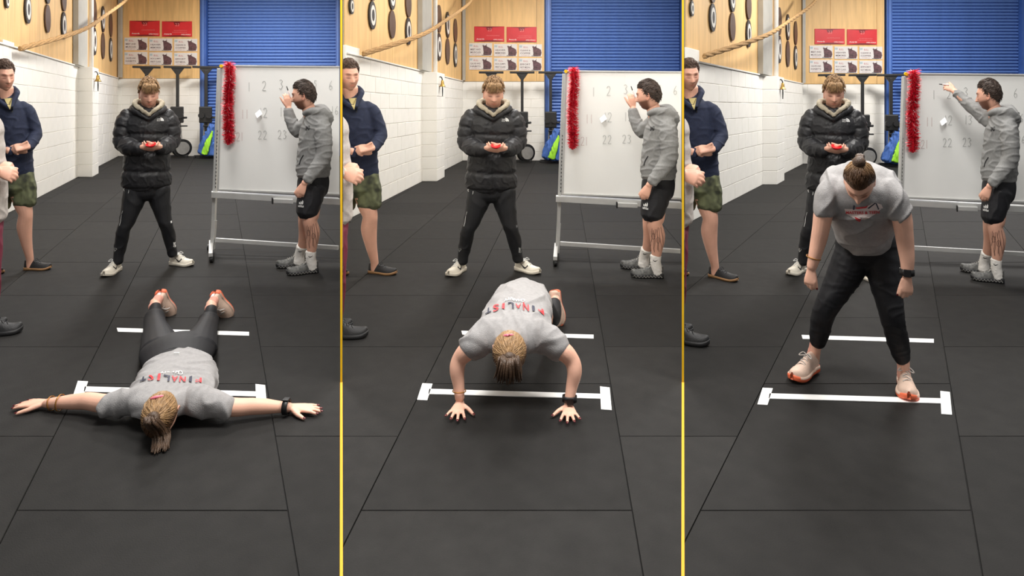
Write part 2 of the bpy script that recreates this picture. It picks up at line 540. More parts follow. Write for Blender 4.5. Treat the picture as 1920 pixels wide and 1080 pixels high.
    for x, yc, hh, od, nm in ((14, -14, 30, 'br', 'dark oval plaque nearest the room front'), (53, -9, 54, 'br', 'pair of oval discs with a white ring below'),
                              (90, 8, 54, 'rb', 'large brown oval plaque under a ringed one'), (120.5, 22, 52, 'br', 'double oval plaque beside the steel column'),
                              (178, 51, 53, 'br', 'double oval plaque, first right of the pipe'), (194, 61, 50, 'rb', 'double oval plaque, second right of the pipe'),
                              (208.5, 70, 46, 'br', 'double oval plaque, third right of the pipe')):
        if lo is not None and x < 12: continue
        plaque(x, yc, hh, od, nm)
    # rope from the pier up across the plywood
    r0 = on_wall(23, 91, .1); r1 = on_wall(100, 55, .45); r2 = on_wall(150, 26, .5); r3 = on_wall(188, -3, .6); r4 = on_wall(205, -25, .6)
    path = catmull([np.array(p) for p in (r0, r1, r2, r3, r4)], 30)
    mb = MB()
    for st in range(3):
        pp = []
        for i, p in enumerate(path):
            a = i * .55 + st * 2.094
            pp.append(p + np.array((0, math.cos(a) * .018, math.sin(a) * .018)))
        mb.tube(pp, [.027], n=7, sub=1)
    mb.obj('climbing_rope', M_rope, smooth=True, label='thick tan rope slung across the plywood wall ' + s, category='rope')
    # bell on the pillar
    bp = P(b, 183.5, 147, Zp + .25)
    bell = empty('brass_bell', bp, label='brass hanging bell with cord on the white pillar ' + s, category='bell')
    k = Zp / F
    prof = [(0, 7), (1.5, 6.8), (2.6, 5), (3.2, 0), (4.2, -3.5), (6.2, -5.5), (6.2, -6), (4.5, -5.6), (0.1, -4)]
    v = []; f = []; n = 24
    for r_, z_ in prof:
        for i in range(n):
            a = 2 * math.pi * i / n; v.append((r_ * k * math.cos(a), r_ * k * math.sin(a), z_ * k))
    for j in range(len(prof) - 1):
        f += [(j * n + i, (j + 1) * n + i, (j + 1) * n + (i + 1) % n, j * n + (i + 1) % n) for i in range(n)]
    MB().add(v, f).obj('bell_body', M_brass, bell, smooth=True)
    MB().tube([(0, 0, -4 * k), (.3 * k, 0, -12 * k), (.2 * k, 0, -24 * k)], [.008, .013, .009], n=8).obj('cord', M_dark, bell, smooth=True)
    MB().tube([(0, 0, 7 * k), (-2 * k, 0, 12 * k), (-6 * k, 0, 12.5 * k), (-10.5 * k, 0, 11 * k)], [.012], n=8).tube([(-9.5 * k, 0, 11.3 * k), (-9.5 * k, 0, -12 * k)], [.008], n=6).obj('bracket', M_dark, bell, smooth=True)
    # roller shutter
    hi = EDGE[b + 1]
    xa, xb = P(b, 377, 100, ZB).x, P(b, 631, 100, ZB).x
    sh = MB().box((xa - .02, ZB + .16, 0), (xb + .3, ZB + .2, 6.2)).obj('wall_shutter', M_blue_d, kind='structure', label='blue roller shutter door filling the back wall ' + s)
    xs0, xs1 = P(b, 388.5, 100, ZB).x, P(b, 629, 100, ZB).x
    sp = 6.05 * ZB / F
    v = []; prof = [(-.0, 0.), (-.03, .10), (-.055, .3), (-.06, .5), (-.05, .72), (-.02, .9), (0., .96), (0., 1.)]
    for x_ in (xs0, xs1):
        for yy, zz in prof: v.append((x_, yy, zz * sp * .98))
        v.append((x_, .03, sp * .98)); v.append((x_, .03, 0))
    n = len(prof) + 2
    f = [(i, (i + 1) % n, n + (i + 1) % n, n + i) for i in range(n)] + [tuple(range(n))[::-1], tuple(range(n, 2 * n))]
    sm = mk(v, f, M_blue, name='slat')
    for i in range(int(6.1 / sp)):
        o = ob('slat', sm, sh); o.location = (0, ZB + .12, i * sp)
    for xx, ww in ((P(b, 382, 0, ZB).x, 11 * ZB / F), (P(b, 634, 0, ZB).x, 8 * ZB / F)):
        MB().box((xx - ww / 2, ZB - .05, 0), (xx + ww / 2, ZB + .15, 6.2)).obj('guide_rail', M_blue_d, sh, bevel=.008)
        MB().box((xx - ww * .14, ZB - .065, 0), (xx + ww * .2, ZB - .05, 6.2)).obj('guide_lip', M_blue, sh)
    if b == 2:                            # the back wall goes on right of the last shutter
        block_wall('wall_back', (xb + .31, ZB), (xb + 3.3, ZB), H, 'white painted block back wall right of the last blue shutter')
        MB().box((xb + .31, ZB + .0, H), (xb + 3.3, ZB + .05, 6.2)).obj('wall_back_upper', M_ply, kind='structure', label='plywood upper back wall right of the last blue shutter')
    # posters
    Zq = ZB - .004
    def pq(x, y): return P(b, x, y, Zq)
    def sheet(x0, y0, x1, y1, m, label, grp):
        a, c3 = pq(x0, y1), pq(x1, y0)
        root = empty('poster', ((a.x + c3.x) / 2, Zq, a.z), label=label, category='poster', group=grp)
        W, Hh = c3.x - a.x, c3.z - a.z
        MB().box((-W / 2, -.012, 0), (W / 2, 0, Hh)).obj('board', m, root)
        return root, W, Hh
    U, V = Vector((1, 0, 0)), Vector((0, 0, 1))
    def put(root, vf, m, nm, lvl=.013):
        v, f = vf
        return MB().add([p + Vector((0, -lvl, 0)) for p in v], f).obj(nm, m, root)
    def rect(w_, h_): return ([(-w_ / 2, -h_ / 2), (w_ / 2, -h_ / 2), (w_ / 2, h_ / 2), (-w_ / 2, h_ / 2)], [(0, 1, 2, 3)])
    for i, (x0, y0, x1, y1) in enumerate(((243.5, 39, 299.5, 68), (304, 40, 360, 69))):
        r_, W, Hh = sheet(x0, y0, x1, y1, M_red, ('left' if i == 0 else 'right') + ' red banner poster on the plywood back wall ' + s, 'red banner posters')
        trap = ([(-.11 * W, Hh * .5), (.11 * W, Hh * .5), (.08 * W, Hh * .3), (-.08 * W, Hh * .3)], [(0, 1, 2, 3)])
        put(r_, flat(trap, (0, 0, Hh * .87), U, V), M_redd, 'emblem_patch')
        put(r_, flat(([(-.5 * W, 0), (-.1 * W, -.06 * Hh), (.12 * W, -.06 * Hh), (.5 * W, 0)], [(0, 1, 2, 3)]), (0, 0, Hh * .965), U, V), M_redd, 'top_band', .0127)  # darker red band along the top edge
        put(r_, flat(([(-.5 * W, 0), (.5 * W, 0), (.16 * W, .1 * Hh), (-.1 * W, .1 * Hh)], [(0, 1, 2, 3)]), (0, 0, Hh * .05), U, V), M_redd, 'bottom_band', .0127)  # darker red band along the bottom edge
        put(r_, flat(text_mesh('23'), (.01 * W, 0, Hh * .78), U, V, height=.2 * Hh), M_inkp, 'number', .014)
        put(r_, flat(text_mesh('QUARTERFINALS' if i else 'CROSSTRAINING'), (.12 * W, 0, Hh * .40), U, V, width=.44 * W, height=.06 * Hh), M_inkp, 'lettering', .014)
        if i: put(r_, flat(text_mesh('INDIVIDUAL'), (.1 * W, 0, Hh * .29), U, V, width=.5 * W, height=.05 * Hh), M_inkp, 'lettering', .014)
        put(r_, flat(text_mesh('Awards', 1, .01), (-.3 * W, 0, Hh * .18), U, V, width=.26 * W, height=.09 * Hh), M_inkw, 'lettering', .014)
        put(r_, flat(text_mesh('OPEN FINALS', 1, .01), (.3 * W, 0, Hh * .14), U, V, width=.32 * W, height=.07 * Hh), M_inkw, 'lettering', .014)
    words = [('MEET AND', 'MUSCLES'), ('HEAVIER', 'MEMORIES'), ('CLEANS &', 'COFFEE'), ('CALVES AND', 'HABITS'), ('BOX JUMPS', 'FIRST CLASS'), ('EFFORT', 'NOT MEDAL')]
    bull = [(.40, -.46), (.46, -.2), (.42, .05), (.30, .16), (.20, .22), (.13, .33), (.06, .30), (.00, .33), (-.02, .40), (-.04, .34), (-.03, .2), (-.02, -.02), (.0, -.22), (-.02, -.40), (.1, -.45)]
    hornl = [(-.02, .27), (-.09, .34), (-.115, .46), (-.095, .35), (-.03, .20)]
    hornr = [(.10, .28), (.16, .37), (.155, .48), (.185, .36), (.13, .22)]
    wp = [(233.7, 70.6, 276.7, 94.4), (280.2, 72.2, 323.3, 95.6), (326.9, 72.8, 370, 96.1), (233.7, 97.4, 276.3, 120.8), (280.2, 98.3, 323, 122.2), (326.9, 98.9, 369.8, 122.8)]
    pos = ['upper left', 'upper middle', 'upper right', 'lower left', 'lower middle', 'lower right']
    for i, q in enumerate(wp):
        r_, W, Hh = sheet(*q, M_poster, pos[i] + ' white bull poster on the plywood back wall ' + s, 'white bull posters')
        O = Vector((.13 * W, 0, .5 * Hh)); U_ = U * .78
        put(r_, ([O + U_ * x * W + V * y * Hh for x, y in bull], [tuple(range(len(bull)))]), M_bull, 'bull')
        put(r_, ([O + U_ * x * W + V * y * Hh for x, y in hornl], [tuple(range(5))]), M_bull, 'horn')
        put(r_, ([O + U_ * x * W + V * y * Hh for x, y in hornr], [tuple(range(5))]), M_bull, 'horn')
        put(r_, flat(rect(.3 * W, .04 * Hh), (.2 * W, 0, .055 * Hh), U, V), M_black, 'foot_strip', .014)
        put(r_, flat(text_mesh('BULL', 1, .01), (-.2 * W, 0, .76 * Hh), U, V, width=.2 * W, height=.14 * Hh), M_inkr, 'lettering')
        put(r_, flat(text_mesh(words[i][0], 1, .015), (-.22 * W, 0, .5 * Hh), U, V, width=.44 * W, height=.13 * Hh), M_ink, 'lettering')
        put(r_, flat(text_mesh(words[i][1], 1, .015), (-.22 * W, 0, .27 * Hh), U, V, width=.44 * W, height=.13 * Hh), M_ink, 'lettering')
        put(r_, flat(text_mesh('GYM BEEF CO'), (-.22 * W, 0, .1 * Hh), U, V, width=.36 * W, height=.06 * Hh), M_inkr, 'lettering')
        put(r_, flat(rect(.12 * W, .16 * Hh), (-.42 * W, 0, .82 * Hh), U, V), M_inkb, 'pale_mark')

    # tape marks on the floor
    def tape(name, pts, label):
        q = [FL(b, x, y) for x, y in pts]
        mb = MB().hexa([Vector((p.x, p.y, .0004)) for p in q] + [Vector((p.x, p.y, .0035)) for p in q])
        return mb.obj(name, M_tape, label=label + ' ' + s, category='tape', group='white floor tape')
    tape('floor_tape', [(221, 622.5), (467, 630), (467, 623), (219, 615.5)], 'far plain strip of white tape on the floor')
    tape('floor_tape', [(157, 735), (480, 744), (480, 735), (159, 725.5)], 'near white tape line between two end tabs')
    tape('floor_tape', [(136, 746), (155, 747), (165, 716), (146, 715)], 'white tape tab at the left end of the line')
    tape('floor_tape', [(481, 764), (501, 765.5), (497, 723), (479, 721)], 'white tape tab at the right end of the line')

# dividers between the bays: thin upright panels with a yellow front edge, and a yellow floor line in front
for i in (1, 2):
    k = EDGE[i]; dv = Vector((k, 1, 0)).normalized(); sd = Vector((dv.y, -dv.x, 0))
    L0, L1 = 3.85, 21.3
    root = empty('bay_divider', dv * L0 + Vector((0, 0, 0)), kind='structure', label=('left' if i == 1 else 'right') + ' thin white divider with yellow edge between two scenes')
    M0 = -root.location
    a, c = dv * L0 + M0, dv * L1 + M0
    def slab(p, q, t, z0, z1, nm, m):
        MB().hexa([p - sd * t, p + sd * t, q + sd * t, q - sd * t] + [x + Vector((0, 0, z1)) for x in (p - sd * t, p + sd * t, q + sd * t, q - sd * t)]).obj(nm, m, root)
    slab(a + dv * .03, c, .004, 0, 6.2, 'panel', M_white)
    slab(a, a + dv * .03, .0062, 0, 6.2, 'edge_trim', M_yellow)
    p, q = dv * 1.0, dv * (L0 - .01)
    t0, t1 = .0042, .0068
    MB().hexa([p - sd * t0 + Vector((0, 0, .0003)), p + sd * t0 + Vector((0, 0, .0003)), q + sd * t1 + Vector((0, 0, .0003)), q - sd * t1 + Vector((0, 0, .0003)), p - sd * t0 + Vector((0, 0, .003)), p + sd * t0 + Vector((0, 0, .003)), q + sd * t1 + Vector((0, 0, .003)), q - sd * t1 + Vector((0, 0, .003))]).obj(
        'floor_line', M_yline, label=('left' if i == 1 else 'right') + ' thin yellow line on the black floor between scenes', category='floor line')
# ================================================================== WHITEBOARDS, ROWERS
M_board = mat('board_face', (249, 249, 246), .3, .015, 2.)
M_alu = mat('aluminium', (198, 198, 196), .38, .05, 9., metal=.25)
M_tins = mat('red_tinsel', (206, 20, 46), .3, .25, 60., metal=.35)
M_tins2 = mat('silver_tinsel', (236, 190, 196), .25, .1, 60., metal=.4)
M_num = mat('marker_grey', (188, 189, 187), .5, .04, 9.)
M_numr = mat('marker_pink', (214, 196, 194), .5, .04, 9.)
M_reflect = mat('reflection_white', (255, 255, 255), .4, .0, 9.)
M_disc = mat('flywheel_grey', (150, 148, 144), .4, .1, 9., metal=.3)
M_jblue = mat('jacket_blue', (60, 98, 168), .7, .15, 12., .2)
M_jgreen = mat('jacket_green', (150, 214, 52), .7, .1, 12., .2)

STROKES = {'1': [[(.5, 1), (.5, 0)]], '2': [[(.1, .78), (.3, .98), (.7, .98), (.88, .75), (.6, .4), (.1, .02), (.95, .02)]],
           '3': [[(.1, .9), (.5, 1), (.85, .8), (.45, .55), (.88, .3), (.5, .0), (.08, .1)]], '5': [[(.9, 1), (.25, 1), (.2, .6), (.6, .62), (.88, .35), (.5, 0), (.1, .08)]],
           '6': [[(.75, 1), (.3, .65), (.12, .25), (.4, .0), (.8, .12), (.8, .4), (.45, .48), (.15, .3)]]}
def rower_meshes(k, full=True):
    """rowing machine stored upright, k = metres per pixel; origin at the floor under the rail"""
    out = []
    def part(nm, mb, m, smooth=False, bevel=0., par=None): out.append((nm, mb.mesh(m, smooth, nm, bevel), par))
    y = lambda p: p * k
    part('rail', MB().box((y(-2.6), -.05, y(14)), (y(2.6), .05, y(166))), M_black, bevel=.006)
    part('rear_foot', MB().box((y(-23), -.06, y(170)), (y(23), .06, y(174))), M_black, bevel=.008)
    part('foot_gusset', MB().poly([(y(-11), -.04, y(170)), (y(-2.6), -.04, y(158)), (y(2.6), -.04, y(158)), (y(11), -.04, y(170))], (0, 1, 0), .08), M_black)
    part('foot_plate', MB().box((y(-11), -.16, y(66)), (y(11), -.05, y(97))), M_black, bevel=.03)
    for sx in (-1, 1):
        part('foot_rest', MB().disc((y(6.5 * sx), -.2, y(80)), (0, 1, 0), y(5.2), .09), M_dark)
    part('seat', MB().tube([(y(2), -.1, y(75)), (y(16), -.12, y(76))], [.035], n=10), M_black, True)
    part('handle', MB().tube([(y(-4), -.1, y(60)), (y(17), -.1, y(60))], [.022], n=10), M_black, True)
    part('frame_leg', MB().bar((y(-2), 0, y(66)), (y(-4), 0, y(4)), y(3), .06).bar((y(4), 0, y(66)), (y(7), 0, y(28)), y(2), .05), M_disc)
    part('flywheel_cage', MB().disc((y(7), -.02, y(18)), (.55, -1, 0), y(17), .16, 36), M_black)
    part('flywheel', MB().disc((y(9.5), -.13, y(18)), (.55, -1, 0), y(12), .06, 36), M_disc)
    part('base_bar', MB().box((y(-20), -.1, y(2)), (y(18), .0, y(5))), M_black, bevel=.006)
    for sx in (-19, 16):
        part('base_foot', MB().box((y(sx - 1.5), -.16, 0), (y(sx + 1.5), .02, y(4))), M_black, bevel=.006)
    return out

for b in range(3):
    s = SCN[b]
    ZB = WALL[b][1].y; Zr = ZB - .55
    k = Zr / F
    parts = rower_meshes(k)
    for x, who in ((275, 'right behind the puffer jacket man'), (333, 'beside the puffer jacket man'), (386.5, 'in front of the blue shutter frame'), (440, 'mostly hidden behind the whiteboard')):
        c = P(b, x, 295, Zr)
        root = empty('rowing_machine', (c.x, Zr, 0), label='black rowing machine stored upright ' + who + ' ' + s, category='rowing machine', group='rowing machines stored upright')
        ztop = P(b, x, 125, Zr).z
        root.scale = (1, 1, ztop / (173 * k)); root.rotation_euler = (0, 0, -.7 * math.atan2(c.x, Zr))
        for nm, me, par in parts: ob(nm, me, root)
    # jacket hung on the machine by the shutter
    Zj = Zr - .45
    jr = empty('hanging_jacket', (P(b, 391, 292, Zj).x, Zj, P(b, 391, 232, Zj).z), label='blue jacket with lime green panel hung on a rowing machine ' + s, category='jacket')
    def jl(x, y, o=0.): q = P(b, x, y, Zj); return (q.x - jr.location.x, o, q.z - jr.location.z)
    mb = MB().tube([jl(398, 233), jl(394, 252), jl(390, 272), jl(387, 288)], [(.06, .05), (.16, .08), (.24, .1), (.26, .1)], n=20)
    me = remesh(mb, .02, 2, foldfn(.035, (9, 9, 2.5)), M_jblue, 'shell'); ob('shell', me, jr)
    mb = MB().tube([jl(401, 246, -.09), jl(394, 268, -.15), jl(387, 288, -.15)], [(.03, .03), (.085, .035), (.10, .035)], n=16)
    ob('green_panel', remesh(mb, .015, 1, foldfn(.015, (9, 9, 3)), M_jgreen, 'green_panel'), jr)
    mb = MB().tube([jl(403, 268, -.1), jl(400, 290, -.1)], [(.05, .04), (.08, .04)], n=16)
    ob('sleeve', remesh(mb, .015, 1, foldfn(.02, (9, 9, 3)), M_jblue, 'sleeve'), jr)

    # whiteboard on a wheeled stand
    DD = (WALL[b][1] - WALL[b][0]); DD = DD / DD.y     # the bay's own depth direction
    xr = [636.5, 631.5, 760][b]
    Zl, Zrr = FZ(b, 476), FZ(b, 476) * .972
    def bz(x): return Zl + (Zrr - Zl) * (x - 413) / 225.
    def B(x, y, o=0.):
        yy = y
        q = P(b, x, yy, bz(x)); return q + DD * o
    def rw(x, yl, yr): return yl + (yr - yl) * (x - 413) / 225.
    wb = empty('whiteboard', FL(b, 500, 470), label='large wheeled whiteboard with faint handwritten numbers ' + s, category='whiteboard')
    O = wb.location
    def hx(x0, x1, yt, yb, o0, o1, m, nm, par=wb, bev=.004):
        q = []
        for (x, yy) in ((x0, yb), (x1, yb), (x1, yt), (x0, yt)):
            yv = yy(x) if callable(yy) else yy
            lx = x - (6.0 * (yv - 122) / 235. if x < 430 else 0)
            q.append((lx, yv))
        v = [B(*q[0], o0) - O, B(*q[1], o0) - O, B(*q[1], o1) - O, B(*q[0], o1) - O, B(*q[3], o0) - O, B(*q[2], o0) - O, B(*q[2], o1) - O, B(*q[3], o1) - O]
        return MB().hexa(v).obj(nm, m, par, bevel=bev)
    top = lambda x: rw(x, 122, 124); bot = lambda x: rw(x, 357, 366)
    hx(416, xr, lambda x: top(x) + 3, lambda x: bot(x) - 1, 0., .03, M_board, 'board_face')
    hx(413, xr, lambda x: top(x), lambda x: top(x) + 3.2, -.012, .04, M_alu, 'frame_top')
    hx(413, xr, lambda x: bot(x) - 3, lambda x: bot(x) + .5, -.012, .04, M_alu, 'frame_bottom')
    hx(413, 416.5, lambda x: top(x), lambda x: bot(x) + .5, -.012, .04, M_alu, 'frame_side')
    hx(402.5, xr, lambda x: rw(x, 360, 372), lambda x: rw(x, 371, 384), -.03, .07, M_alu, 'lower_rail')
    if b == 0 or b == 1 or b == 2:
        hx(510, min(xr, 548), lambda x: rw(x, 366.5, 376), lambda x: rw(x, 374, 384), -.09, -.03, M_alu, 'pen_tray')
        hx(508.5, 511, lambda x: rw(x, 365, 375), lambda x: rw(x, 376, 386), -.095, -.025, M_black, 'tray_clip')
    # stand: tilted post, bottom rail, foot and castor
    MB().bar(B(411.5, 128, .06) - O, B(399, 470, .06) - O, .035, .045, up=(0, 1, 0)).obj('post', M_alu, wb, bevel=.004)
    MB().bar(B(404, 452, .06) - O, B(xr, rw(xr, 457, 467), .06) - O, .03, .045).obj('bottom_rail', M_alu, wb, bevel=.004)
    f0, f1 = FL(b, 403, 458, .1), FL(b, 395, 484, .1)
    f0 = B(400, 455, .1)
    f1 = FL(b, 395, 478, .085)
    bk = f1 + DD * .62
    MB().bar(f1 - O, Vector((bk.x, bk.y, .09)) - O, .04, .04).obj('stand_foot', M_alu, wb, bevel=.004)
    MB().bar(Vector((B(399, 470, .06).x, B(399, 470, .06).y, .09)) - O, Vector((B(401.5, 440, .06).x, B(399, 470, .06).y, .35)) - O, .04, .045, up=(0, 1, 0)).obj('post_socket', M_alu, wb)
    for q in (f1 + Vector((0, .03, 0)), Vector((bk.x, bk.y - .04, .0))):
        MB().disc(Vector((q.x, q.y, .034)) - O, (1, .15, 0), .034, .028).obj('castor', M_black, wb, smooth=False)
    if b == 2:                            # the far end of the stand, past the edge of the photograph
        MB().bar(B(758, 126, .06) - O, B(758, 486, .06) - O, .035, .045, up=(0, 1, 0)).obj('post', M_alu, wb, bevel=.004)
        e0 = B(758, 490); e1 = Vector((e0.x, e0.y, .09)) - DD * .35; e2 = Vector((e0.x, e0.y, .09)) + DD * .3
        MB().bar(e1 - O, e2 - O, .04, .04).obj('stand_foot', M_alu, wb, bevel=.004)
        MB().bar(Vector((e0.x, e0.y, .09)) - O, B(758, 470, .06) - O, .04, .045, up=(0, 1, 0)).obj('post_socket', M_alu, wb)
        hx(757, 760, lambda x: top(x), lambda x: bot(x) + .5, -.012, .04, M_alu, 'frame_side')
        for q in (e1 + DD * .03, e2 - DD * .04):
            MB().disc(Vector((q.x, q.y, .034)) - O, (1, .15, 0), .034, .028).obj('castor', M_black, wb)
    MB().disc(B(415, 124, -.02) - O, (0, 1, 0), .018, .02).obj('corner_knob', M_yellow, wb)
    # ladder of holes on the edge of the frame, seen dark
    for i in range(16):
        yy = 246 + i * 7
        MB().box((-.004, -.014, -.009), (.004, -.011, .009), Matrix.Translation(B(408.3 - (yy - 246) * .030, yy, .025) - O)).obj('frame_slot', M_black, wb)
    # numbers
    nums = [('1', 467, 163, 17), ('2', 495, 161, 18), ('3', 527, 158, 18), ('5', 591, 157, 12), ('6', 620, 160, 17), ('11', 459, 214, 17), ('12', 493, 211, 18), ('13', 531, 210, 17), ('16', 627, 207, 16),
            ('21', 450, 256, 16), ('22', 492, 253, 16), ('23', 529, 252, 16), ('26', 630, 247, 14)]
    for tx, x, y, h in nums:
        if x + 8 > xr: continue
        sc = bz(x) / F; wd = h * .45
        for q, ch in enumerate(tx):
            ox = x + (q - (len(tx) - 1) / 2) * wd * (1.35 if '1' not in tx else 1.05)
            for st in STROKES[ch]:
                pts = [B(ox + (u - .5) * wd, y - (w_ - .5) * h, -.004) - O for u, w_ in st]
                mb = MB()
                for p_, q_ in zip(pts, pts[1:]): mb.bar(p_, q_, .0042, .002, up=(0, 1, 0))
                mb.obj('written_number', M_numr if tx in ('11', '21') else M_num, wb)
    # light reflection on the board, built as a thin tilted white sheet
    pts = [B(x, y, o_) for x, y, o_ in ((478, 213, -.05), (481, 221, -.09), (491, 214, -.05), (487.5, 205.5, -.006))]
    MB().poly(pts, (0, -.8, .6), .002).obj('board_reflection', M_reflect, label='small bright white patch imitating a light reflection on the whiteboard ' + s, category='reflection')
    # tinsel garland
    mb = MB(); mb2 = MB()
    r_ = random.Random(5)
    def cl(t): return 429.5 - 2.5 * t + 1.2 * math.sin(t * 9), 118 + 152 * t
    for i in range(2200):
        t = r_.random() ** .97
        x, y = cl(t)
        c = B(x, y, -.07)
        wd = (10.5 if t < .93 else 10.5 * (1 - t) / .07 + 1.5) * bz(x) / F * r_.uniform(.7, 1.25)
        a = r_.uniform(0, 2 * math.pi); el = r_.uniform(-.9, .55)
        dr = Vector((math.cos(a), math.sin(a) * .8, el)).normalized()
        sd = dr.orthogonal().normalized() * .0035
        e = c + dr * wd
        lim = B(x, y, -.02).y - .0
        if e.y > lim: e.y = lim
        (mb2 if i % 23 == 0 else mb).add([c - sd - O, c + sd - O, e + sd * .5 - O, e - sd * .5 - O], [(0, 1, 2, 3)])
    tr = empty('tinsel_garland', O, label='red tinsel garland hung down the left edge of the whiteboard ' + s, category='tinsel')
    MB().tube([B(*cl(t), -.07) - O for t in (0, .25, .5, .75, 1)], [.014], n=8).obj('core', M_tins, tr, smooth=True)
    mb.obj('tinsel_strands', M_tins, tr, kind='stuff'); mb2.obj('silver_strands', M_tins2, tr, kind='stuff')
# ================================================================== PEOPLE
M_skin = mat('skin', (226, 172, 148), .5, .05, 14., .08, 220., attr=True)
M_skinw = mat('skin_light', (232, 180, 156), .5, .05, 14., .06, 220., attr=True)
M_puff = mat('puffer_black', (29, 29, 32), .5, .12, 8., .25, 60.)
M_fleece = mat('navy_fleece', (30, 38, 62), .85, .15, 40., .35, 200.)
M_navyin = mat('navy_lining', (38, 54, 104), .8, .1, 30.)
M_beige = mat('hood_beige', (168, 158, 138), .85, .10, 30., .3, 160.)
M_track = mat('track_black', (22, 23, 27), .6, .12, 12., .15, 60.)
M_shoew = mat('shoe_cream', (230, 222, 206), .5, .05, 12., .1, 90.)
M_greyh = mat('hoodie_grey', (138, 138, 137), .85, .10, 60., .35, 220.)
M_lightg = mat('hoodie_pale', (186, 178, 172), .85, .08, 50., .3, 200.)
M_shortb = mat('shorts_black', (16, 16, 22), .6, .12, 12., .2, 40.)
M_camo = mat('shorts_camo', (58, 62, 44), .75, .45, 13., .2, 60., rgb2=(92, 96, 68), detail=1.)
M_maroon = mat('maroon_trousers', (112, 36, 56), .75, .1, 12., .15, 60.)
M_sock = mat('white_sock', (226, 222, 216), .9, .05, 60., .3, 200.)
M_tee = mat('tee_grey', (150, 148, 148), .88, .08, 50., .3, 220.)
M_legg = mat('leggings', (20, 20, 24), .62, .08, 20., .1, 200., spec=.3)
M_shoeb = mat('shoe_black', (28, 28, 30), .6, .2, 30., .2, 120.)
M_shoegr = mat('shoe_grey', (80, 80, 78), .6, .65, 38., .2, 120.)
M_gum = mat('gum_sole', (150, 112, 74), .6, .1, 12.)
M_shoep = mat('shoe_blush', (214, 186, 168), .6, .06, 30., .2, 160.)
M_orange = mat('orange_sole', (236, 112, 74), .6, .08, 12.)
M_psock = mat('pink_sock', (226, 164, 146), .8, .06, 40., .2, 200.)
M_hb = mat('hair_blond', (150, 118, 82), .6, .45, 60., .4, 160.)
M_hbr = mat('hair_brown', (78, 58, 46), .6, .45, 60., .4, 160.)
M_hdk = mat('hair_dark', (58, 44, 36), .6, .45, 60., .4, 160.)
M_hwo = mat('hair_woman', (158, 124, 84), .5, .18, 30., .15, 160., attr=True)
M_htail = mat('hair_tail', (74, 54, 38), .5, .3, 30., .4, 160.)  # ponytail brown, with the shade it hangs in mixed into the colour
M_logo = mat('logo_white', (236, 236, 234), .5, .0, 9.)
M_logok = mat('logo_black', (20, 20, 22), .5, .0, 9.)
M_printr = mat('print_red', (200, 60, 66), .7, .1, 20.)
M_printk = mat('print_navy', (56, 58, 74), .7, .1, 20.)
M_printp = mat('print_pale', (226, 210, 206), .7, .05, 20.)
M_nail = mat('nail_red', (92, 12, 22), .25, .05, 9.)
M_cap = mat('red_plastic', (226, 30, 40), .4, .05, 9.)
M_yel = mat('tee_yellow', (196, 180, 124), .85, .05, 30.)
M_ink2 = mat('tattoo_ink', (150, 116, 104), .6, .05, 9.)
M_band = mat('watch_band', (18, 18, 20), .45, .05, 9.)
M_gold = mat('bracelet_gold', (170, 120, 62), .35, .05, 9., metal=.6)
M_pinkc = mat('hair_clip_pink', (232, 120, 140), .4, .05, 9.)

class Fig:
    def __init__(s, ax=None, ay=None, bay=0, origin=None):
        s.parts = []; s.bay = bay
        if origin is None:
            s.ax, s.ay = ax, ay; s.Z = F * CH / (ay + dyf(bay, ay) - Y0); s.o = Vector((0, 0, 0))
        else: s.o = Vector(origin)
    def K(s, px, py, d=0., ra=None, rb=None):           # bay pixel, depth offset, radii in pixels
        Z = s.Z + d
        yy = py + dyf(s.bay, py)
        v = Vector(((px - s.ax) * Z / F, d, CH - (yy - Y0) * Z / F))
        return v if ra is None else (v, (ra * Z / F, (rb or ra) * Z / F))
    def W(s, px, py, z, ra=None, rb=None):              # raw picture pixel at a height
        q = R(px, py, z)
        return q - s.o if ra is None else (q - s.o, (ra * q.y / F, (rb or ra) * q.y / F))
    def add(s, name, me, par=None, label=None):
        s.parts.append((name, me, par, label)); return len(s.parts) - 1
    def place(s, name, label, loc, rz=0., sx=1., cut=None, cat='person', group=None, skip=()):
        root = empty(name, loc, label=label, category=cat)
        if group: root['group'] = group
        root.rotation_euler = (0, 0, rz); root.scale = (sx, 1, 1)
        M = Matrix.Translation(loc) @ Matrix.Rotation(rz, 4, 'Z') @ Matrix.Diagonal((sx, 1, 1, 1))
        objs = []
        for nm, me, par, lb in s.parts:
            if cut is not None:
                no = Vector((1, -cut, 0)); lno = (M.to_3x3().transposed() @ no)
                co = M.inverted() @ Vector((cut * 4 + .012, 4, 1))
                bm = bmesh.new(); bm.from_mesh(me)
                side = [(v.co - co).dot(lno) for v in bm.verts]
                if max(side) <= 0: bm.free(); objs.append(None); continue
                if min(side) < 0:
                    g = bm.verts[:] + bm.edges[:] + bm.faces[:]
                    r = bmesh.ops.bisect_plane(bm, geom=g, plane_co=co, plane_no=lno, clear_inner=True)
                    me = me.copy()
                    bm.to_mesh(me)
                bm.free()
            o = ob(nm, me, objs[par] if par is not None and objs[par] else root)
            if lb: o['label'] = lb
            objs.append(o)
        return root
    def place_bay(s, b, ax, ay, *a, **k):
        Z = F * CH / (ay + dyf(b, ay) - Y0)
        X = (ax + DX[b] - CX) * Z / F
        az = math.atan2(X, Z)
        return s.place(*a, loc=Vector((X, Z, 0)), rz=-az, sx=math.cos(az), **k)

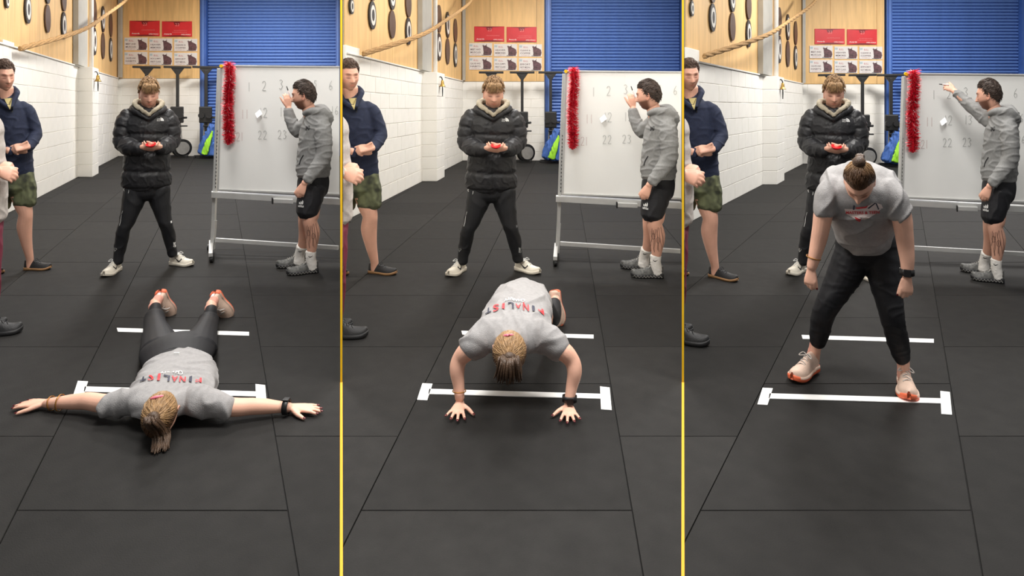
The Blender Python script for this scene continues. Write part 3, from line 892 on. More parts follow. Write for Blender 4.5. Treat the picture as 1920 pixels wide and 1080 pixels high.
def limb(mb, pts, ref=(1, 0, 0), n=18, sub=6, mod=None, power=1.):
    mb.tube([p for p, r in pts], [r for p, r in pts], ref=ref, n=n, sub=sub, mod=mod, power=power)
def quilt(k, depth=.07, w=.16):
    def f(t):
        x = (t * k) % 1.0; x = min(x, 1 - x)
        return 1 + depth * .35 - depth * math.exp(-(x / w) ** 2)
    return f
def hand(mb, w, f, n, thumb, sc=1., curl=(.15, .2, .15), splay=.12, tspread=.7, fr=1.):
    """palm, four fingers and a thumb; f to the fingertips, n back of hand, thumb = the thumb's side"""
    w, f, n = Vector(w), Vector(f).normalized(), Vector(n).normalized()
    n = (n - f * n.dot(f)).normalized()
    t = Vector(thumb); t = (t - f * t.dot(f) - n * t.dot(n)).normalized()
    mb.tube([w - f * .02 * sc, w + f * .03 * sc, w + f * .065 * sc, w + f * .09 * sc], [(.024 * sc, .019 * sc), (.033 * sc, .018 * sc), (.040 * sc, .016 * sc), (.040 * sc, .012 * sc)], ref=t, n=16, sub=4)
    tips = []
    for i, ln in enumerate((.072, .08, .074, .058)):
        base = w + f * (.086 - .006 * abs(i - 1)) * sc + t * (.031 - .0205 * i) * sc
        a = splay * (1.3 - i * .95)
        dr = (f * math.cos(a) + t * math.sin(a)).normalized()
        nn = n.copy(); p = base; path = [base - dr * .012 * sc, base]
        for j, k in enumerate((.45, .32, .23)):
            c = curl[j]
            dr, nn = dr * math.cos(c) - nn * math.sin(c), nn * math.cos(c) + dr * math.sin(c)
            p = p + dr * ln * k * sc; path.append(p.copy())
        r = .0094 * sc * fr * (.88 if i == 3 else 1)
        mb.tube(path, [r * 1.1, r * 1.08, r * 1.0, r * .92, r * .74], ref=t, n=10, sub=3)
        tips.append((p, dr, nn))
    dr = (f * math.cos(tspread) + t * math.sin(tspread) - n * .15).normalized()
    b0 = w + f * .018 * sc + t * .022 * sc; b1 = b0 + dr * .045 * sc
    d2 = (dr + f * .35 - n * curl[0] * .5).normalized(); b2 = b1 + d2 * .030 * sc; b3 = b2 + d2 * .026 * sc
    mb.tube([b0, b1, b2, b3], [.0145 * sc, .0125 * sc, .0108 * sc, .008 * sc], ref=n, n=10, sub=3)
    tips.append((b3, d2, n))
    return tips
def nails(tips, sc=1.):
    mb = MB()
    for p, d, n in tips:
        x = d.cross(n).normalized()
        Mx = Matrix((x, d, n)).transposed()
        mb.ell(p + n * .0052 * sc + d * .001, (.0062 * sc, .0095 * sc, .0032 * sc), Mx, 8, 6)
    return mb.mesh(M_nail, True, 'nail_polish')

A_, B_, C_ = .076, .096, .118
def head_pt(dx, dy, dz):
    x, y, z = A_ * dx, B_ * dy, C_ * dz
    if dz < 0:
        k = (-dz) ** 1.4
        x *= 1 - .26 * k
        if dy > 0: y *= 1 - .30 * k
        else: y *= 1 - .04 * k
    if dy < 0: y *= 1 - .05 * abs(dx) ** 2
    g = lambda u, s: math.exp(-(u / s) ** 2)
    if dy < .1:
        ax = abs(x)
        nz = (0.02 - z) / .045
        nz = max(0, min(1, nz)) ** 1.2 if z > -.027 else g(z + .027, .008)
        y -= .024 * g(x, .009 + .006 * max(0, min(1, nz))) * nz
        y += .014 * g(ax - .031, .015) * g(z - .012, .011)
        y -= .0050 * g(ax - .031, .010) * g(z - .009, .006)
        y -= .007 * g(ax - .028, .022) * g(z - .034, .009)
        y -= .0045 * g(x, .020) * (g(z + .050, .0045) + 1.2 * g(z + .0615, .005))
        y += .003 * g(x, .024) * g(z + .0555, .0025)
        y -= .009 * g(x, .020) * g(z + .092, .016)
        y -= .004 * g(ax - .045, .016) * g(z + .012, .016)
    return Vector((x, y, z))
def head_mesh(Mh, skin, lips=(.93, .70, .68), brow=(.42, .36, .32), stubble=0., lash=True, beard=(.42, .36, .34), nu=120, nv=90):
    v = []; tint = []; f = []
    g = lambda u, s: math.exp(-(u / s) ** 2)
    for j in range(nv + 1):
        t = math.pi * j / nv
        for i in range(nu):
            a = 2 * math.pi * i / nu
            d = (math.sin(t) * math.sin(a), -math.sin(t) * math.cos(a), math.cos(t))
            p = head_pt(*d); v.append(Mh @ p)
            c = np.ones(3)
            if d[1] < .2:
                ax = abs(p.x)
                k = g(p.x, .021) * g(p.z + .056, .0085); k = min(1, k * 1.6)
                c = c * (1 - k) + np.array(lips) * k
                k = g(p.x, .022) * g(p.z + .0555, .002) * .5; c = c * (1 - k) + np.array((.35, .2, .2)) * k
                k = min(1, 1.7 * g(ax - .030 , .017) * g(p.z - .034 - .12 * (ax - .03) * (1 if ax < .035 else -1), .0060)) * (1 if d[1] < -.2 else 0); c = c * (1 - k) + np.array(brow) * k
                if lash:
                    k = min(1, 1.8 * g(ax - .031, .014) * g(p.z - .0035, .0046)); c = c * (1 - k) + np.array((.25, .18, .16)) * k
                k = .22 * g(ax - .031, .018) * g(p.z - .008, .012); c = c * (1 - k) + np.array((.72, .52, .48)) * k
                k = .30 * g(ax - .046, .018) * g(p.z + .022, .02) + .25 * g(p.x, .012) * g(p.z + .022, .012); c = c * (1 - k) + np.array((1., .72, .68)) * k
                k = .5 * g(ax - .010, .004) * g(p.z + .0335, .003); c = c * (1 - k) + np.array((.3, .18, .16)) * k
            if stubble:
                k = stubble * max(0, min(1, (-.026 - p.z) / .018)) * max(0, min(1, (.2 - d[1]) / .3))
                k *= 1 - .8 * g(p.x, .02) * g(p.z + .056, .008)
                c = c * (1 - k) + np.array(beard) * k
            tint.append(c)
    for j in range(nv):
        for i in range(nu):
            f.append((j * nu + i, (j + 1) * nu + i, (j + 1) * nu + (i + 1) % nu, j * nu + (i + 1) % nu))
    mb = MB(); mb.add(v, f)
    for sx in (-1, 1):                                  # ears
        n0 = len(mb.v)
        E = Mh @ Matrix.Translation((sx * .077, .008, -.008)) @ Matrix.Rotation(-.15, 4, 'X') @ Matrix.Rotation(sx * -.35, 4, 'Z')
        mb.ell((0, 0, 0), (.010, .019, .031), None, 14, 10)
        for k in range(n0, len(mb.v)):
            q = mb.v[k]
            if q.x * sx > .002 and q.length < .026: q = Vector((q.x * .3, q.y, q.z))
            mb.v[k] = E @ q
        tint += [np.array((1., .86, .84))] * (len(mb.v) - n0)
    return mb.mesh(skin, True), tint
def body_join(bm_mesh, head=None):
    """body and head in one mesh with the tint attribute"""
    ms = [bm_mesh]; tint = [np.ones(3)] * len(bm_mesh.vertices)
    if head: ms.append(head[0]); tint = tint + head[1]
    me = joinm(ms, 'body')
    at_ = me.color_attributes.new('tint', 'FLOAT_COLOR', 'POINT')
    col = np.ones((len(me.vertices), 4)); col[:, :3] = np.array(tint)
    at_.data.foreach_set('color', col.ravel())
    me.polygons.foreach_set('use_smooth', [True] * len(me.polygons))
    return me
def hair_mesh(Mh, m, front=.58, side=.18, back=-.45, T=.020, locks=420, ll=.05, lr=.0042, flow='front', wild=.35, fringe=0., seed=1, bumpy=.006, top=0., side_burn=0., two=None):
    """scalp shell with clumps, and tapered locks lying over it"""
    r = random.Random(seed)
    nu, nv = 110, 70; v = []; idx = {}; f = []
    def thr(d):
        y = d[1]; h = math.hypot(d[0], d[1]) + 1e-6; c = y / h
        return front + (side - front) * (1 + c) ** 3.0 - .22 * math.exp(-((c + .12) / .1) ** 2) * side_burn if c < 0 else side + (back - side) * c ** .7 - .22 * math.exp(-((c + .12) / .1) ** 2) * side_burn
    def sstep(x): x = max(0, min(1, x)); return x * x * (3 - 2 * x)
    def pt(d, k=1.):
        mm = d[2] - thr(d)
        th = T * sstep(mm / .28) * (1 + top * max(0, d[2])) + .003
        p = head_pt(*d)
        nn = Vector((d[0] / A_, d[1] / B_, d[2] / C_)).normalized()
        if flow == 'back': s_ = noise.noise(Vector((math.atan2(d[0], d[2]) * 9, d[1] * 1.5, seed)))
        else: s_ = noise.noise(Vector((d[0] * 7 + seed, d[1] * 4, d[2] * 4)))
        return p + nn * (th + bumpy * s_ * sstep(mm / .2)) * k, nn
    for j in range(nv + 1):
        t = math.pi * j / nv
        for i in range(nu):
            a = 2 * math.pi * i / nu
            d = (math.sin(t) * math.sin(a), -math.sin(t) * math.cos(a), math.cos(t))
            if d[2] - thr(d) > -.06: idx[(j, i)] = len(v); v.append(Mh @ pt(d)[0])
    for j in range(nv):
        for i in range(nu):
            q = [(j, i), (j + 1, i), (j + 1, (i + 1) % nu), (j, (i + 1) % nu)]
            if all(k in idx for k in q): f.append(tuple(idx[k] for k in q))
    mb = MB().add(v, f)
    for _ in range(locks):
        for _t in range(40):
            d = Vector((r.gauss(0, 1), r.gauss(0, 1), r.gauss(.3, 1))).normalized()
            if d.z - thr(d) > .04: break
        p, nn = pt(d, .9)
        if flow == 'front': g_ = Vector((d.x * .4, -1, -.15 - .5 * max(0, -d.y)))
        elif flow == 'side': g_ = Vector((-.8, -.6, -.1 + .4 * d.z))
        elif flow == 'curl': g_ = Vector((r.gauss(0, 1), r.gauss(-.3, 1), r.gauss(0, 1)))
        elif flow == 'down': g_ = Vector((d.x, d.y * .6 - .5, -.8))
        else: g_ = Vector((0, .05, .125)) - p; g_ = g_.normalized()
        g_ = g_ + Vector((r.gauss(0, wild), r.gauss(0, wild), r.gauss(0, wild)))
        g_ = g_ - nn * g_.dot(nn); g_.normalize()
        L_ = ll * r.uniform(.6, 1.3)
        path = [p]
        q = p; dirn = (g_ + nn * (.05 if flow == 'back' else .35)).normalized()
        for k in range(3):
            q = q + dirn * L_ / 3; path.append(q)
            dirn = (dirn - nn * (.30 if flow != 'curl' else .8) + Vector((0, 0, -.12 if d.y < 0 else -.05))).normalized()
        mb.tube([Mh @ x for x in path], [lr, lr * 1.1, lr * .8, lr * .25], n=5, sub=1, cap=False)
    for k in range(int(fringe)):
        x0 = r.uniform(-.055, .055)
        z0 = .085 - 2.5 * x0 * x0
        p = Vector((x0 * .9, -.045 - .02 * r.random(), z0 + .022)); e = Vector((x0 * 1.06 + r.gauss(0, .008), -.104 - .004 * r.random(), r.uniform(.022, .048) + abs(x0) * .12))
        mb.tube([Mh @ Vector(q_) for q_ in (p, (p + e) / 2 + Vector((0, -.022, .020)), e)], [lr, lr * 1.2, lr * .3], n=5, sub=3, cap=False)
    me = mb.mesh(m, True, 'hair')
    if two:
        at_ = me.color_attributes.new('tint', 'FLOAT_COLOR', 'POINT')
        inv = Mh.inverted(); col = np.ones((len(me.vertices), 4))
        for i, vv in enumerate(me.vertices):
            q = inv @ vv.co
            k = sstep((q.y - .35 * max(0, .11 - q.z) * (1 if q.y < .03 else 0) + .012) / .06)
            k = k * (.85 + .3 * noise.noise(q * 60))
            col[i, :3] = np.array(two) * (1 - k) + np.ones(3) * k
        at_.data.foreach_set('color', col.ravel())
    return me
def shoe(F_, Mx, mu, ms, L_=.29, W_=.052, hi=.088, sole=.028, laces=None, lab=None, sole_lab=None, treads=False):
    """upper, sole and laces; heel at the origin, toe at -Y, up Z"""
    n = 26; k = 14
    def wid(t):
        a = .74 + .34 * math.exp(-((t - .68) / .25) ** 2) - .06 * math.exp(-((t - .35) / .12) ** 2)
        e = min(1, t / .08); e2 = min(1, (1 - t) / .20)
        return W_ * a * (math.sqrt(max(0, 1 - (1 - e) ** 2))) * (math.sqrt(max(0, 1 - (1 - e2) ** 2)) * .96 + .04)
    def hgt(t):
        h = hi if t < .30 else hi - (hi - .050) * min(1, (t - .30) / .36)
        if t > .66: h = .050 - .016 * (t - .66) / .34
        e2 = min(1, (1 - t) / .10)
        return max(.004, h * (.35 + .65 * math.sqrt(max(0, 1 - (1 - e2) ** 2))))
    spring = lambda t: .018 * max(0, (t - .75) / .25) ** 2
    v = []; f = []
    for i in range(n + 1):
        u_ = i / n; t = .004 + .992 * u_ * u_ * (3 - 2 * u_); w_, h_ = wid(t), hgt(t)
        for j in range(k + 1):
            a = math.pi * j / k
            ca, sa = math.cos(a), math.sin(a)
            px = math.copysign(abs(ca) ** .8, ca) * w_ * (1 - .32 * sa * (1 if t < .7 else .6)); pz = sole * .8 + spring(t) + h_ * sa ** .75
            v.append(Mx @ Vector((px, -L_ * t, pz)))
    for i in range(n):
        for j in range(k):
            f.append((i * (k + 1) + j, i * (k + 1) + j + 1, (i + 1) * (k + 1) + j + 1, (i + 1) * (k + 1) + j))
    f.append(tuple(range(k + 1))); f.append(tuple(n * (k + 1) + j for j in range(k + 1))[::-1])
    up = F_.add('shoe', MB().add(v, f).mesh(mu, True, 'shoe'), None, lab)
    v = []; f = []; prof = [(1.0, 0), (1.09, .25), (1.11, .6), (1.06, 1.0), (.7, 1.0)]
    for i in range(n + 1):
        u_ = i / n; t = u_ * u_ * (3 - 2 * u_); tt = .002 + .996 * t
        w_ = wid(tt)
        for sg in (1, -1):
            for kk, zz in (prof if sg == 1 else prof[::-1]):
                v.append(Mx @ Vector((sg * (w_ * kk + .002), -L_ * (tt * 1.03 - .012), spring(t) + zz * sole * (1.25 if t < .25 else 1.))))
    m = 10
    for i in range(n):
        for j in range(m):
            f.append((i * m + j, i * m + (j + 1) % m, (i + 1) * m + (j + 1) % m, (i + 1) * m + j))
    f.append(tuple(range(m))); f.append(tuple(n * m + j for j in range(m))[::-1])
    sm_ = MB().add(v, f).mesh(ms if ms is not M_orange else mu, True, 'sole')
    if ms is M_orange:                                  # blush midsole, orange outsole and toe
        sm_.materials.append(M_orange)
        for q_ in sm_.polygons:
            i_, j_ = divmod(q_.index, m)
            if q_.index >= n * m or j_ in (0, 1, 7, 8, 9) or i_ > n * .80 or i_ < n * .12 : q_.material_index = 1
    F_.add('sole', sm_, up, sole_lab)
    if laces:
        mb = MB()
        for i in range(5):
            t = .36 + .065 * i; w_ = wid(t) * .42; z_ = sole * .8 + hgt(t) + .003
            sg = 1 if i % 2 else -1
            mb.tube([Mx @ Vector(q) for q in ((-w_, -L_ * t + .006 * sg, z_ - .010), (0, -L_ * t, z_ + .002), (w_, -L_ * t - .006 * sg, z_ - .010))], [.0032], n=6, sub=3)
        z_ = sole * .8 + hgt(.36)
        for sg in (-1, 1):
            mb.tube([Mx @ Vector(q) for q in ((0, -L_ * .37, z_ + .004), (sg * .022, -L_ * .40, z_ + .016), (sg * .045, -L_ * .44, z_ - .004), (sg * .026, -L_ * .43, z_ - .002), (0, -L_ * .38, z_ + .004))], [.0028], n=6, sub=4)
        F_.add('laces', mb.mesh(laces, True, 'laces'), up)
    return up
def rotm(x, y, z): 
    """matrix from images of the axes"""
    return Matrix((x, y, z)).transposed().to_4x4()
def shoe_mat(heel, toe, up=(0, 0, 1)):
    """heel point, toe direction, up direction"""
    y = -Vector(toe).normalized(); z = Vector(up); z = (z - y * z.dot(y)).normalized(); x = y.cross(z)
    return Matrix.Translation(heel) @ rotm(x, y, z)
def head_mat(c, yaw=0., pitch=0., roll=0., sc=(1, 1, 1)):
    D = math.radians
    return Matrix.Translation(c) @ Matrix.Rotation(D(yaw), 4, 'Z') @ Matrix.Rotation(D(roll), 4, 'Y') @ Matrix.Rotation(D(pitch), 4, 'X') @ Matrix.Diagonal((*sc, 1))
# ------------------------------------------------------------------ the man in the black puffer jacket
def make_jacket_man():
    g = Fig(275, 505); K = g.K
    Mh = head_mat(K(279, 177, -.06), 4, 17, 0, (1.16, 1.15, 1.27))
    bd = MB()
    limb(bd, [K(278, 225, .02, 20), K(278, 205, .0, 14), K(279, 192, -.02, 14)])
    limb(bd, [K(275, 345, 0, 34, 22), K(276, 290, 0, 32, 22), K(277, 235, 0, 34, 22), K(278, 220, 0, 20, 16)])
    limb(bd, [K(240, 225, 0, 9), K(232, 264, -.02, 9), K(268, 277, -.28, 6)])
    limb(bd, [K(318, 225, 0, 9), K(322, 264, -.02, 9), K(298, 277, -.28, 6)])
    for sx, pts in ((-1, [K(256, 350, 0, 16), K(234, 424, -.02, 7), K(222, 487, .02, 5)]), (1, [K(296, 350, 0, 16), K(312, 424, -.02, 7), K(325, 484, .02, 5)])): limb(bd, pts)
    hand(bd, K(268, 277, -.31), (.85, -.12, -.10), (-.1, -.55, -.8), (0, -.6, .7), 1.15, (.5, .6, .4), .05, .5)
    hand(bd, K(299, 277, -.31), (-.85, -.12, -.05), (.1, -.65, -.75), (0, -.5, .8), 1.15, (.45, .6, .4), .05, .5)
    g.add('body', body_join(remesh(bd, .0065, 2, None, M_skin), head_mesh(Mh, M_skin, brow=(.5, .4, .33))))
    g.add('hair', hair_mesh(Mh, M_hb, .64, .30, -.35, .009, 520, .040, .0036, 'front', .25, 110, 3, .004, 1.2, .6))
    # hoodie under the jacket
    hd = MB()
    ring = [K(279, 216, -.20, 3), K(292, 205, -.17, 4), K(304, 195, -.06, 5), K(297, 190, .08, 6), K(278, 189, .14, 6), K(259, 190, .08, 6), K(253, 196, -.06, 5), K(266, 206, -.17, 4), K(279, 216, -.20, 3)]
    limb(hd, ring, ref=(0, 0, 1), n=12)
    limb(hd, [K(278, 226, -.02, 24, 16), K(278, 210, -.01, 20, 16), K(278, 202, .0, 14, 12)])
    g.add('hoodie', remesh(hd, .007, 4, foldfn(.006, (14, 14, 18)), M_beige, 'hoodie'), None, 'beige hoodie collar')
    jk = MB()
    limb(jk, [K(275, 350, .0, 46, 30), K(275, 330, 0, 47, 32), K(276, 305, 0, 44, 32), K(276, 280, 0, 43, 32), K(277, 255, 0, 44, 34), K(277, 232, 0, 46, 32), K(277, 215, .01, 40, 26), K(278, 206, .02, 25, 20)], n=40, sub=14, mod=quilt(5, .075, .11))
    limb(jk, [K(246, 215, .01, 15), K(236, 226, .0, 17, 18), K(231, 246, -.01, 17, 18), K(231, 265, -.03, 17), K(246, 277, -.18, 15), K(266, 279, -.29, 10.5)], n=24, sub=12, mod=quilt(6, .12, .14))
    limb(jk, [K(309, 215, .01, 15), K(318, 226, .0, 17, 18), K(323, 246, -.01, 17, 18), K(322, 265, -.03, 17), K(309, 277, -.18, 15), K(301, 279, -.29, 10.5)], n=24, sub=12, mod=quilt(6, .12, .14))
    ring = [K(278, 224, -.17, 4), K(293, 213, -.15, 5.5), K(307, 204, -.05, 6.5), K(298, 199, .1, 7), K(278, 197, .15, 7), K(258, 199, .1, 7), K(249, 205, -.05, 6.5), K(263, 214, -.15, 5.5), K(278, 224, -.17, 4)]
    limb(jk, ring, ref=(0, 0, 1), n=12)
    jm = remesh(jk, .0075, 2, foldfn(.004, (14, 14, 14), True, 3), M_puff, 'jacket')
    j = g.add('jacket', jm)
    zp = MB(); zp.bar(K(277, 349, -.26), K(278, 226, -.26), .010, .004, up=(0, 1, 0))
    v, f = drape((zp.v, zp.f), jm, (0, 1, 0), .004, 5); g.add('zip', mk(v, f, M_logok), j)
    # chest mark: three short lines of letters beside a quartered dome
    O = K(299, 225.5, -.3); s_ = g.Z / F; U, V = Vector((1, 0, .0)), Vector((0, 0, 1))
    mk_ = MB()
    for q, wd in enumerate(('THE', 'NORTH', 'FACE')):
        mk_.add(*flat(text_mesh(wd, 1, .02), O + V * (1.8 - 1.9 * q) * s_ - U * 1.0 * s_, U, V, width=6.0 * s_, height=1.3 * s_))
    for q in range(3):
        r0, r1 = (1.2 + q * 1.9) * s_, (2.6 + q * 1.9) * s_
        pts = []; nn = 7
        for a in range(nn): t = math.pi / 2 * a / (nn - 1); pts.append((r0 * math.cos(t), r0 * math.sin(t)))
        for a in range(nn)[::-1]: t = math.pi / 2 * a / (nn - 1); pts.append((r1 * math.cos(t), r1 * math.sin(t)))
        mk_.add([O + U * (2.6 * s_ + y_) - V * (2.2 * s_ - x_) for x_, y_ in pts], [tuple(range(len(pts)))])
    v, f = drape((mk_.v, mk_.f), jm, (0, 1, 0), .005, 2); g.add('chest_mark', mk(v, f, M_logo), j, 'white chest lettering')
    tr = MB()
    limb(tr, [K(275, 338, 0, 40, 25), K(275, 352, 0, 43, 26), K(276, 364, 0, 38, 24)], n=28)
    limb(tr, [K(255, 354, 0, 24, 23), K(247, 385, -.01, 20), K(237, 416, -.03, 14.5), K(233, 424, -.03, 13), K(229, 445, -.0, 13), K(224, 470, .02, 10.5), K(222, 486, .02, 9.5)])
    limb(tr, [K(297, 354, 0, 24, 23), K(302, 385, -.01, 19.5), K(309, 416, -.03, 14.5), K(312, 424, -.03, 13), K(317, 445, -.0, 13), K(322, 468, .02, 10.5), K(325, 483, .02, 9.5)])
    tm = remesh(tr, .0085, 3, foldfn(.005, (7, 7, 5), True, 1), M_track, 'trousers')
    t = g.add('trousers', tm)
    mk_ = MB(); O = K(230.5, 357, -.2)
    for sg in (1, -1):
        pts = [(-2.6, 2.4 * sg), (-1.2, 2.4 * sg), (-.6, .9 * sg), (.6, .9 * sg), (1.2, 2.4 * sg), (2.6, 2.4 * sg), (1.6, 0.1 * sg), (-1.6, .1 * sg)]
        mk_.add([O + U * x_ * s_ + V * y_ * s_ for x_, y_ in pts], [tuple(range(8))])
    v, f = drape((mk_.v, mk_.f), tm, (0, 1, 0), .004, 1); g.add('hip_mark', mk(v, f, M_logo), t)
    for a, c, w_ in (((224, 392), (219, 418), .012), ((214.5, 462), (213, 470), .022), ((329.5, 462), (331.5, 472), .022), ((322, 419), (322.6, 423), .014)):
        st = MB().bar(K(*a, -.1), K(*c, -.1), w_, .004, up=(0, 1, 0))
        v, f = drape((st.v, st.f), tm, (0, 1, 0), .003, 2); g.add('side_stripe', mk(v, f, M_logo), t)
    for hx, hy, hd_, tdir, sg in ((224, 488, .12, (-.42, -.90, 0), 1), (321, 487, .12, (.72, -.70, 0), -1)):
        h_ = K(hx, hy, hd_); h_.z = 0
        Mx = shoe_mat(h_, tdir)
        u = shoe(g, Mx, M_shoew, M_shoew, .30, .056, .100, .030, M_logo)
        mm = g.parts[u][1]
        sd = Mx.to_3x3() @ Vector((sg if hx < 275 else 1, 0, 0))
        if hx > 275: sd = Mx.to_3x3() @ Vector((-1, 0, 0))
        c = Mx @ Vector((0, -.13, .062))
        uu = Mx.to_3x3() @ Vector((0, -1, .05)) * (-1)
        sw = flat(SWOOSH, c + sd * .2, uu, (0, 0, 1), width=.11, height=.045)
        v, f = drape(sw, mm, -sd, .002, 4); g.add('side_mark', mk(v, f, M_logok), u, 'black curved mark')
    return g
jacket_man = make_jacket_man()
for b in range(3):
    jacket_man.place_bay(b, 275, 505, 'person', 'man in black puffer jacket with legs apart ' + SCN[b], group='men in black puffer jackets')
    c = jacket_man.K(283.5, 273.5, -.385)
    Z = F * CH / (505 + dyf(b, 505) - Y0); X = (275 + DX[b] - CX) * Z / F; az = math.atan2(X, Z)
    e = empty('red_cup', Matrix.Rotation(-az, 4, 'Z') @ Vector((c.x * math.cos(az), c.y, c.z)) + Vector((X, Z, 0)), label='small red plastic cup in the puffer jacket man\'s hands ' + SCN[b], category='cup')
    v = []; f = []
    for r_, z_ in ((.018, -.016), (.040, .0), (.047, .016), (.043, .016), (.034, .0), (.001, -.008)):
        for i in range(24): a = 2 * math.pi * i / 24; v.append((r_ * math.cos(a), r_ * .8 * math.sin(a), z_))
    for q in range(5): f += [(q * 24 + i, q * 24 + (i + 1) % 24, (q + 1) * 24 + (i + 1) % 24, (q + 1) * 24 + i) for i in range(24)]
    f.append(tuple(range(24))[::-1])
    o = MB().add(v, f).obj('cup_shell', M_cap, e, smooth=True); o.rotation_euler = (.5, 0, 0)

# ------------------------------------------------------------------ the man in the grey hoodie at the whiteboard
def make_hoodie_man(reach):
    g = Fig(565, 512); K = g.K; s_ = g.Z / F
    Mh = head_mat(K(570, 180, 0), -104, 10, 0, (1.12, 1.18, 1.16))
    bd = MB()
    limb(bd, [K(588, 228, .02, 18), K(580, 208, .02, 13), K(575, 192, .02, 13)])
    limb(bd, [K(588, 330, 0, 24, 22), K(590, 280, 0, 24, 22), K(592, 235, 0, 22, 22)])
    limb(bd, [K(602, 235, -.12, 9), K(606, 290, -.17, 9), K(570, 345, -.2, 6)])
    hand(bd, K(571, 345, -.2), (-.45, -.05, -1), (-.1, -1, .1), (-1, 0, .1), 1.05, (.35, .6, .5), .03, .35)
    if reach:
        limb(bd, [K(575, 228, .14, 8), K(532, 194, .22, 8), K(507, 172, .3, 6)])
        hand(bd, K(507, 171, .3), (-1, .25, .55), (.1, -.9, .4), (-.1, -.3, 1), 1.0, (.4, .7, .5), .04, .5)
    else:
        limb(bd, [K(575, 228, .14, 8), K(556, 243, .2, 8), K(541, 203, .24, 6)])
        hand(bd, K(541, 202, .24), (-.05, .1, 1), (.35, -.9, .0), (-1, -.1, .1), 1.05, (.35, .55, .4), .06, .6)
    for pts in ([K(586, 350, -.06, 18), K(583, 400, -.08, 17), K(581, 415, -.09, 14), K(586, 437, -.05, 14.5), K(585, 462, -.03, 10.5), K(583, 482, -.02, 8), K(584, 503, -.02, 8)],
                [K(584, 350, .1, 18), K(574, 402, .12, 15), K(571, 418, .12, 12), K(572, 437, .16, 12), K(568, 458, .2, 9.5), K(563, 475, .24, 7.5), K(562, 490, .25, 7.5)]): limb(bd, pts)
    g.add('body', body_join(remesh(bd, .0065, 2, None, M_skin), head_mesh(Mh, M_skin, brow=(.35, .3, .28), stubble=.97, beard=(.22, .17, .15))))
    g.add('hair', hair_mesh(Mh, M_hdk, .66, .20, -.55, .006, 420, .026, .0030, 'front', .5, 0, 5, .006, 2.2, 1.))
    hd = MB()
    limb(hd, [K(589, 332, 0, 30, 26), K(588, 318, 0, 33, 29), K(589, 295, 0, 32, 29), K(591, 262, 0, 31, 32), K(593, 238, 0, 29, 34), K(590, 220, .01, 21, 30), K(586, 210, .02, 15, 16)], n=32)
    limb(hd, [K(600, 222, -.08, 15), K(605, 245, -.15, 17), K(608, 275, -.18, 16), K(606, 296, -.18, 15.5), K(592, 318, -.2, 13.5), K(576, 338, -.21, 10.5)], n=20)
    if reach: limb(hd, [K(580, 228, .1, 15), K(560, 217, .16, 14), K(536, 197, .22, 11.5), K(520, 183, .27, 9.5), K(510, 175, .29, 8.5)], n=20)
    else: limb(hd, [K(578, 230, .1, 15), K(565, 240, .16, 14), K(556, 244, .2, 13), K(547, 228, .22, 12), K(541, 206, .24, 9)], n=20)
    # hood lying on the upper back
    limb(hd, [K(570, 212, -.06, 5), K(585, 208, -.12, 7), K(606, 212, -.1, 10), K(617, 222, .0, 10), K(608, 206, .1, 9), K(590, 203, .12, 6), K(574, 208, .08, 5)], ref=(0, 0, 1), n=14)
    limb(hd, [K(598, 212, -.02, 13, 22), K(608, 222, .0, 13, 20), K(616, 234, 0, 8, 14)], ref=(1, 0, 0), n=18)
    hm = remesh(hd, .008, 3, foldfn(.007, (7, 7, 16), True, 2), M_greyh, 'hoodie')
    h = g.add('hoodie', hm)
    pk = MB().tube([K(566, 292, -.16), K(560, 301, -.15), K(558, 309, -.14)], [.006], n=8)
    v, f = drape((pk.v, pk.f), hm, (.3, 1, 0), .002); g.add('pocket_edge', mk(v, f, M_shortb, True), h)
    v, f = drape(flat(text_mesh('BAD', 1, .03), K(566.5, 241, -.3), Vector((1, 0, .12)), Vector((.1, 0, 1)), width=9 * s_, height=8 * s_), hm, (.35, 1, 0), .004, 2)
    g.add('chest_print', mk(v, f, M_logok), h)
    sh = MB()
    limb(sh, [K(588, 322, 0, 28, 25), K(588, 340, 0, 31, 28), K(586, 358, 0, 30, 28)], n=28)
    limb(sh, [K(587, 350, -.05, 27, 25), K(580, 380, -.07, 24, 24), K(577, 401, -.08, 22, 23)], n=24)
    limb(sh, [K(586, 350, .09, 27, 23), K(577, 380, .11, 21, 21), K(573, 399, .12, 19, 20)], n=24)
    sm = remesh(sh, .0085, 3, foldfn(.006, (8, 8, 4), True, 4), M_shortb, 'shorts')
    q = g.add('shorts', sm)
    mk_ = MB(); O = K(558.5, 384, -.3); U, V = Vector((1, 0, 0)), Vector((0, 0, 1))
    for i in range(3):
        x0 = -4.5 + i * 3.2
        pts = [(x0, -3), (x0 + 2.6, -3), (x0 + 2.6 + .4 * i, -1 + 1.5 * i), (x0 + .6 + .4 * i, 1.2 + 1.6 * i)]
        mk_.add([O + U * x_ * s_ + V * y_ * s_ for x_, y_ in pts], [(0, 1, 2, 3)])
    mk_.add(*flat(text_mesh('adidas', 1, .02), O - V * 6.2 * s_, U, V, width=12 * s_, height=4.6 * s_))
    v, f = drape((mk_.v, mk_.f), sm, (.2, 1, 0), .004, 2); g.add('leg_mark', mk(v, f, M_logo), q, 'white bars above white lettering')
    tg = MB(); limb(tg, [K(609.5, 331, .0, 10, 12), K(609, 336, .0, 10, 12)]); g.add('undershirt_hem', remesh(tg, .008, 2, None, M_logo, 'undershirt_hem'), None, 'white shirt hem')
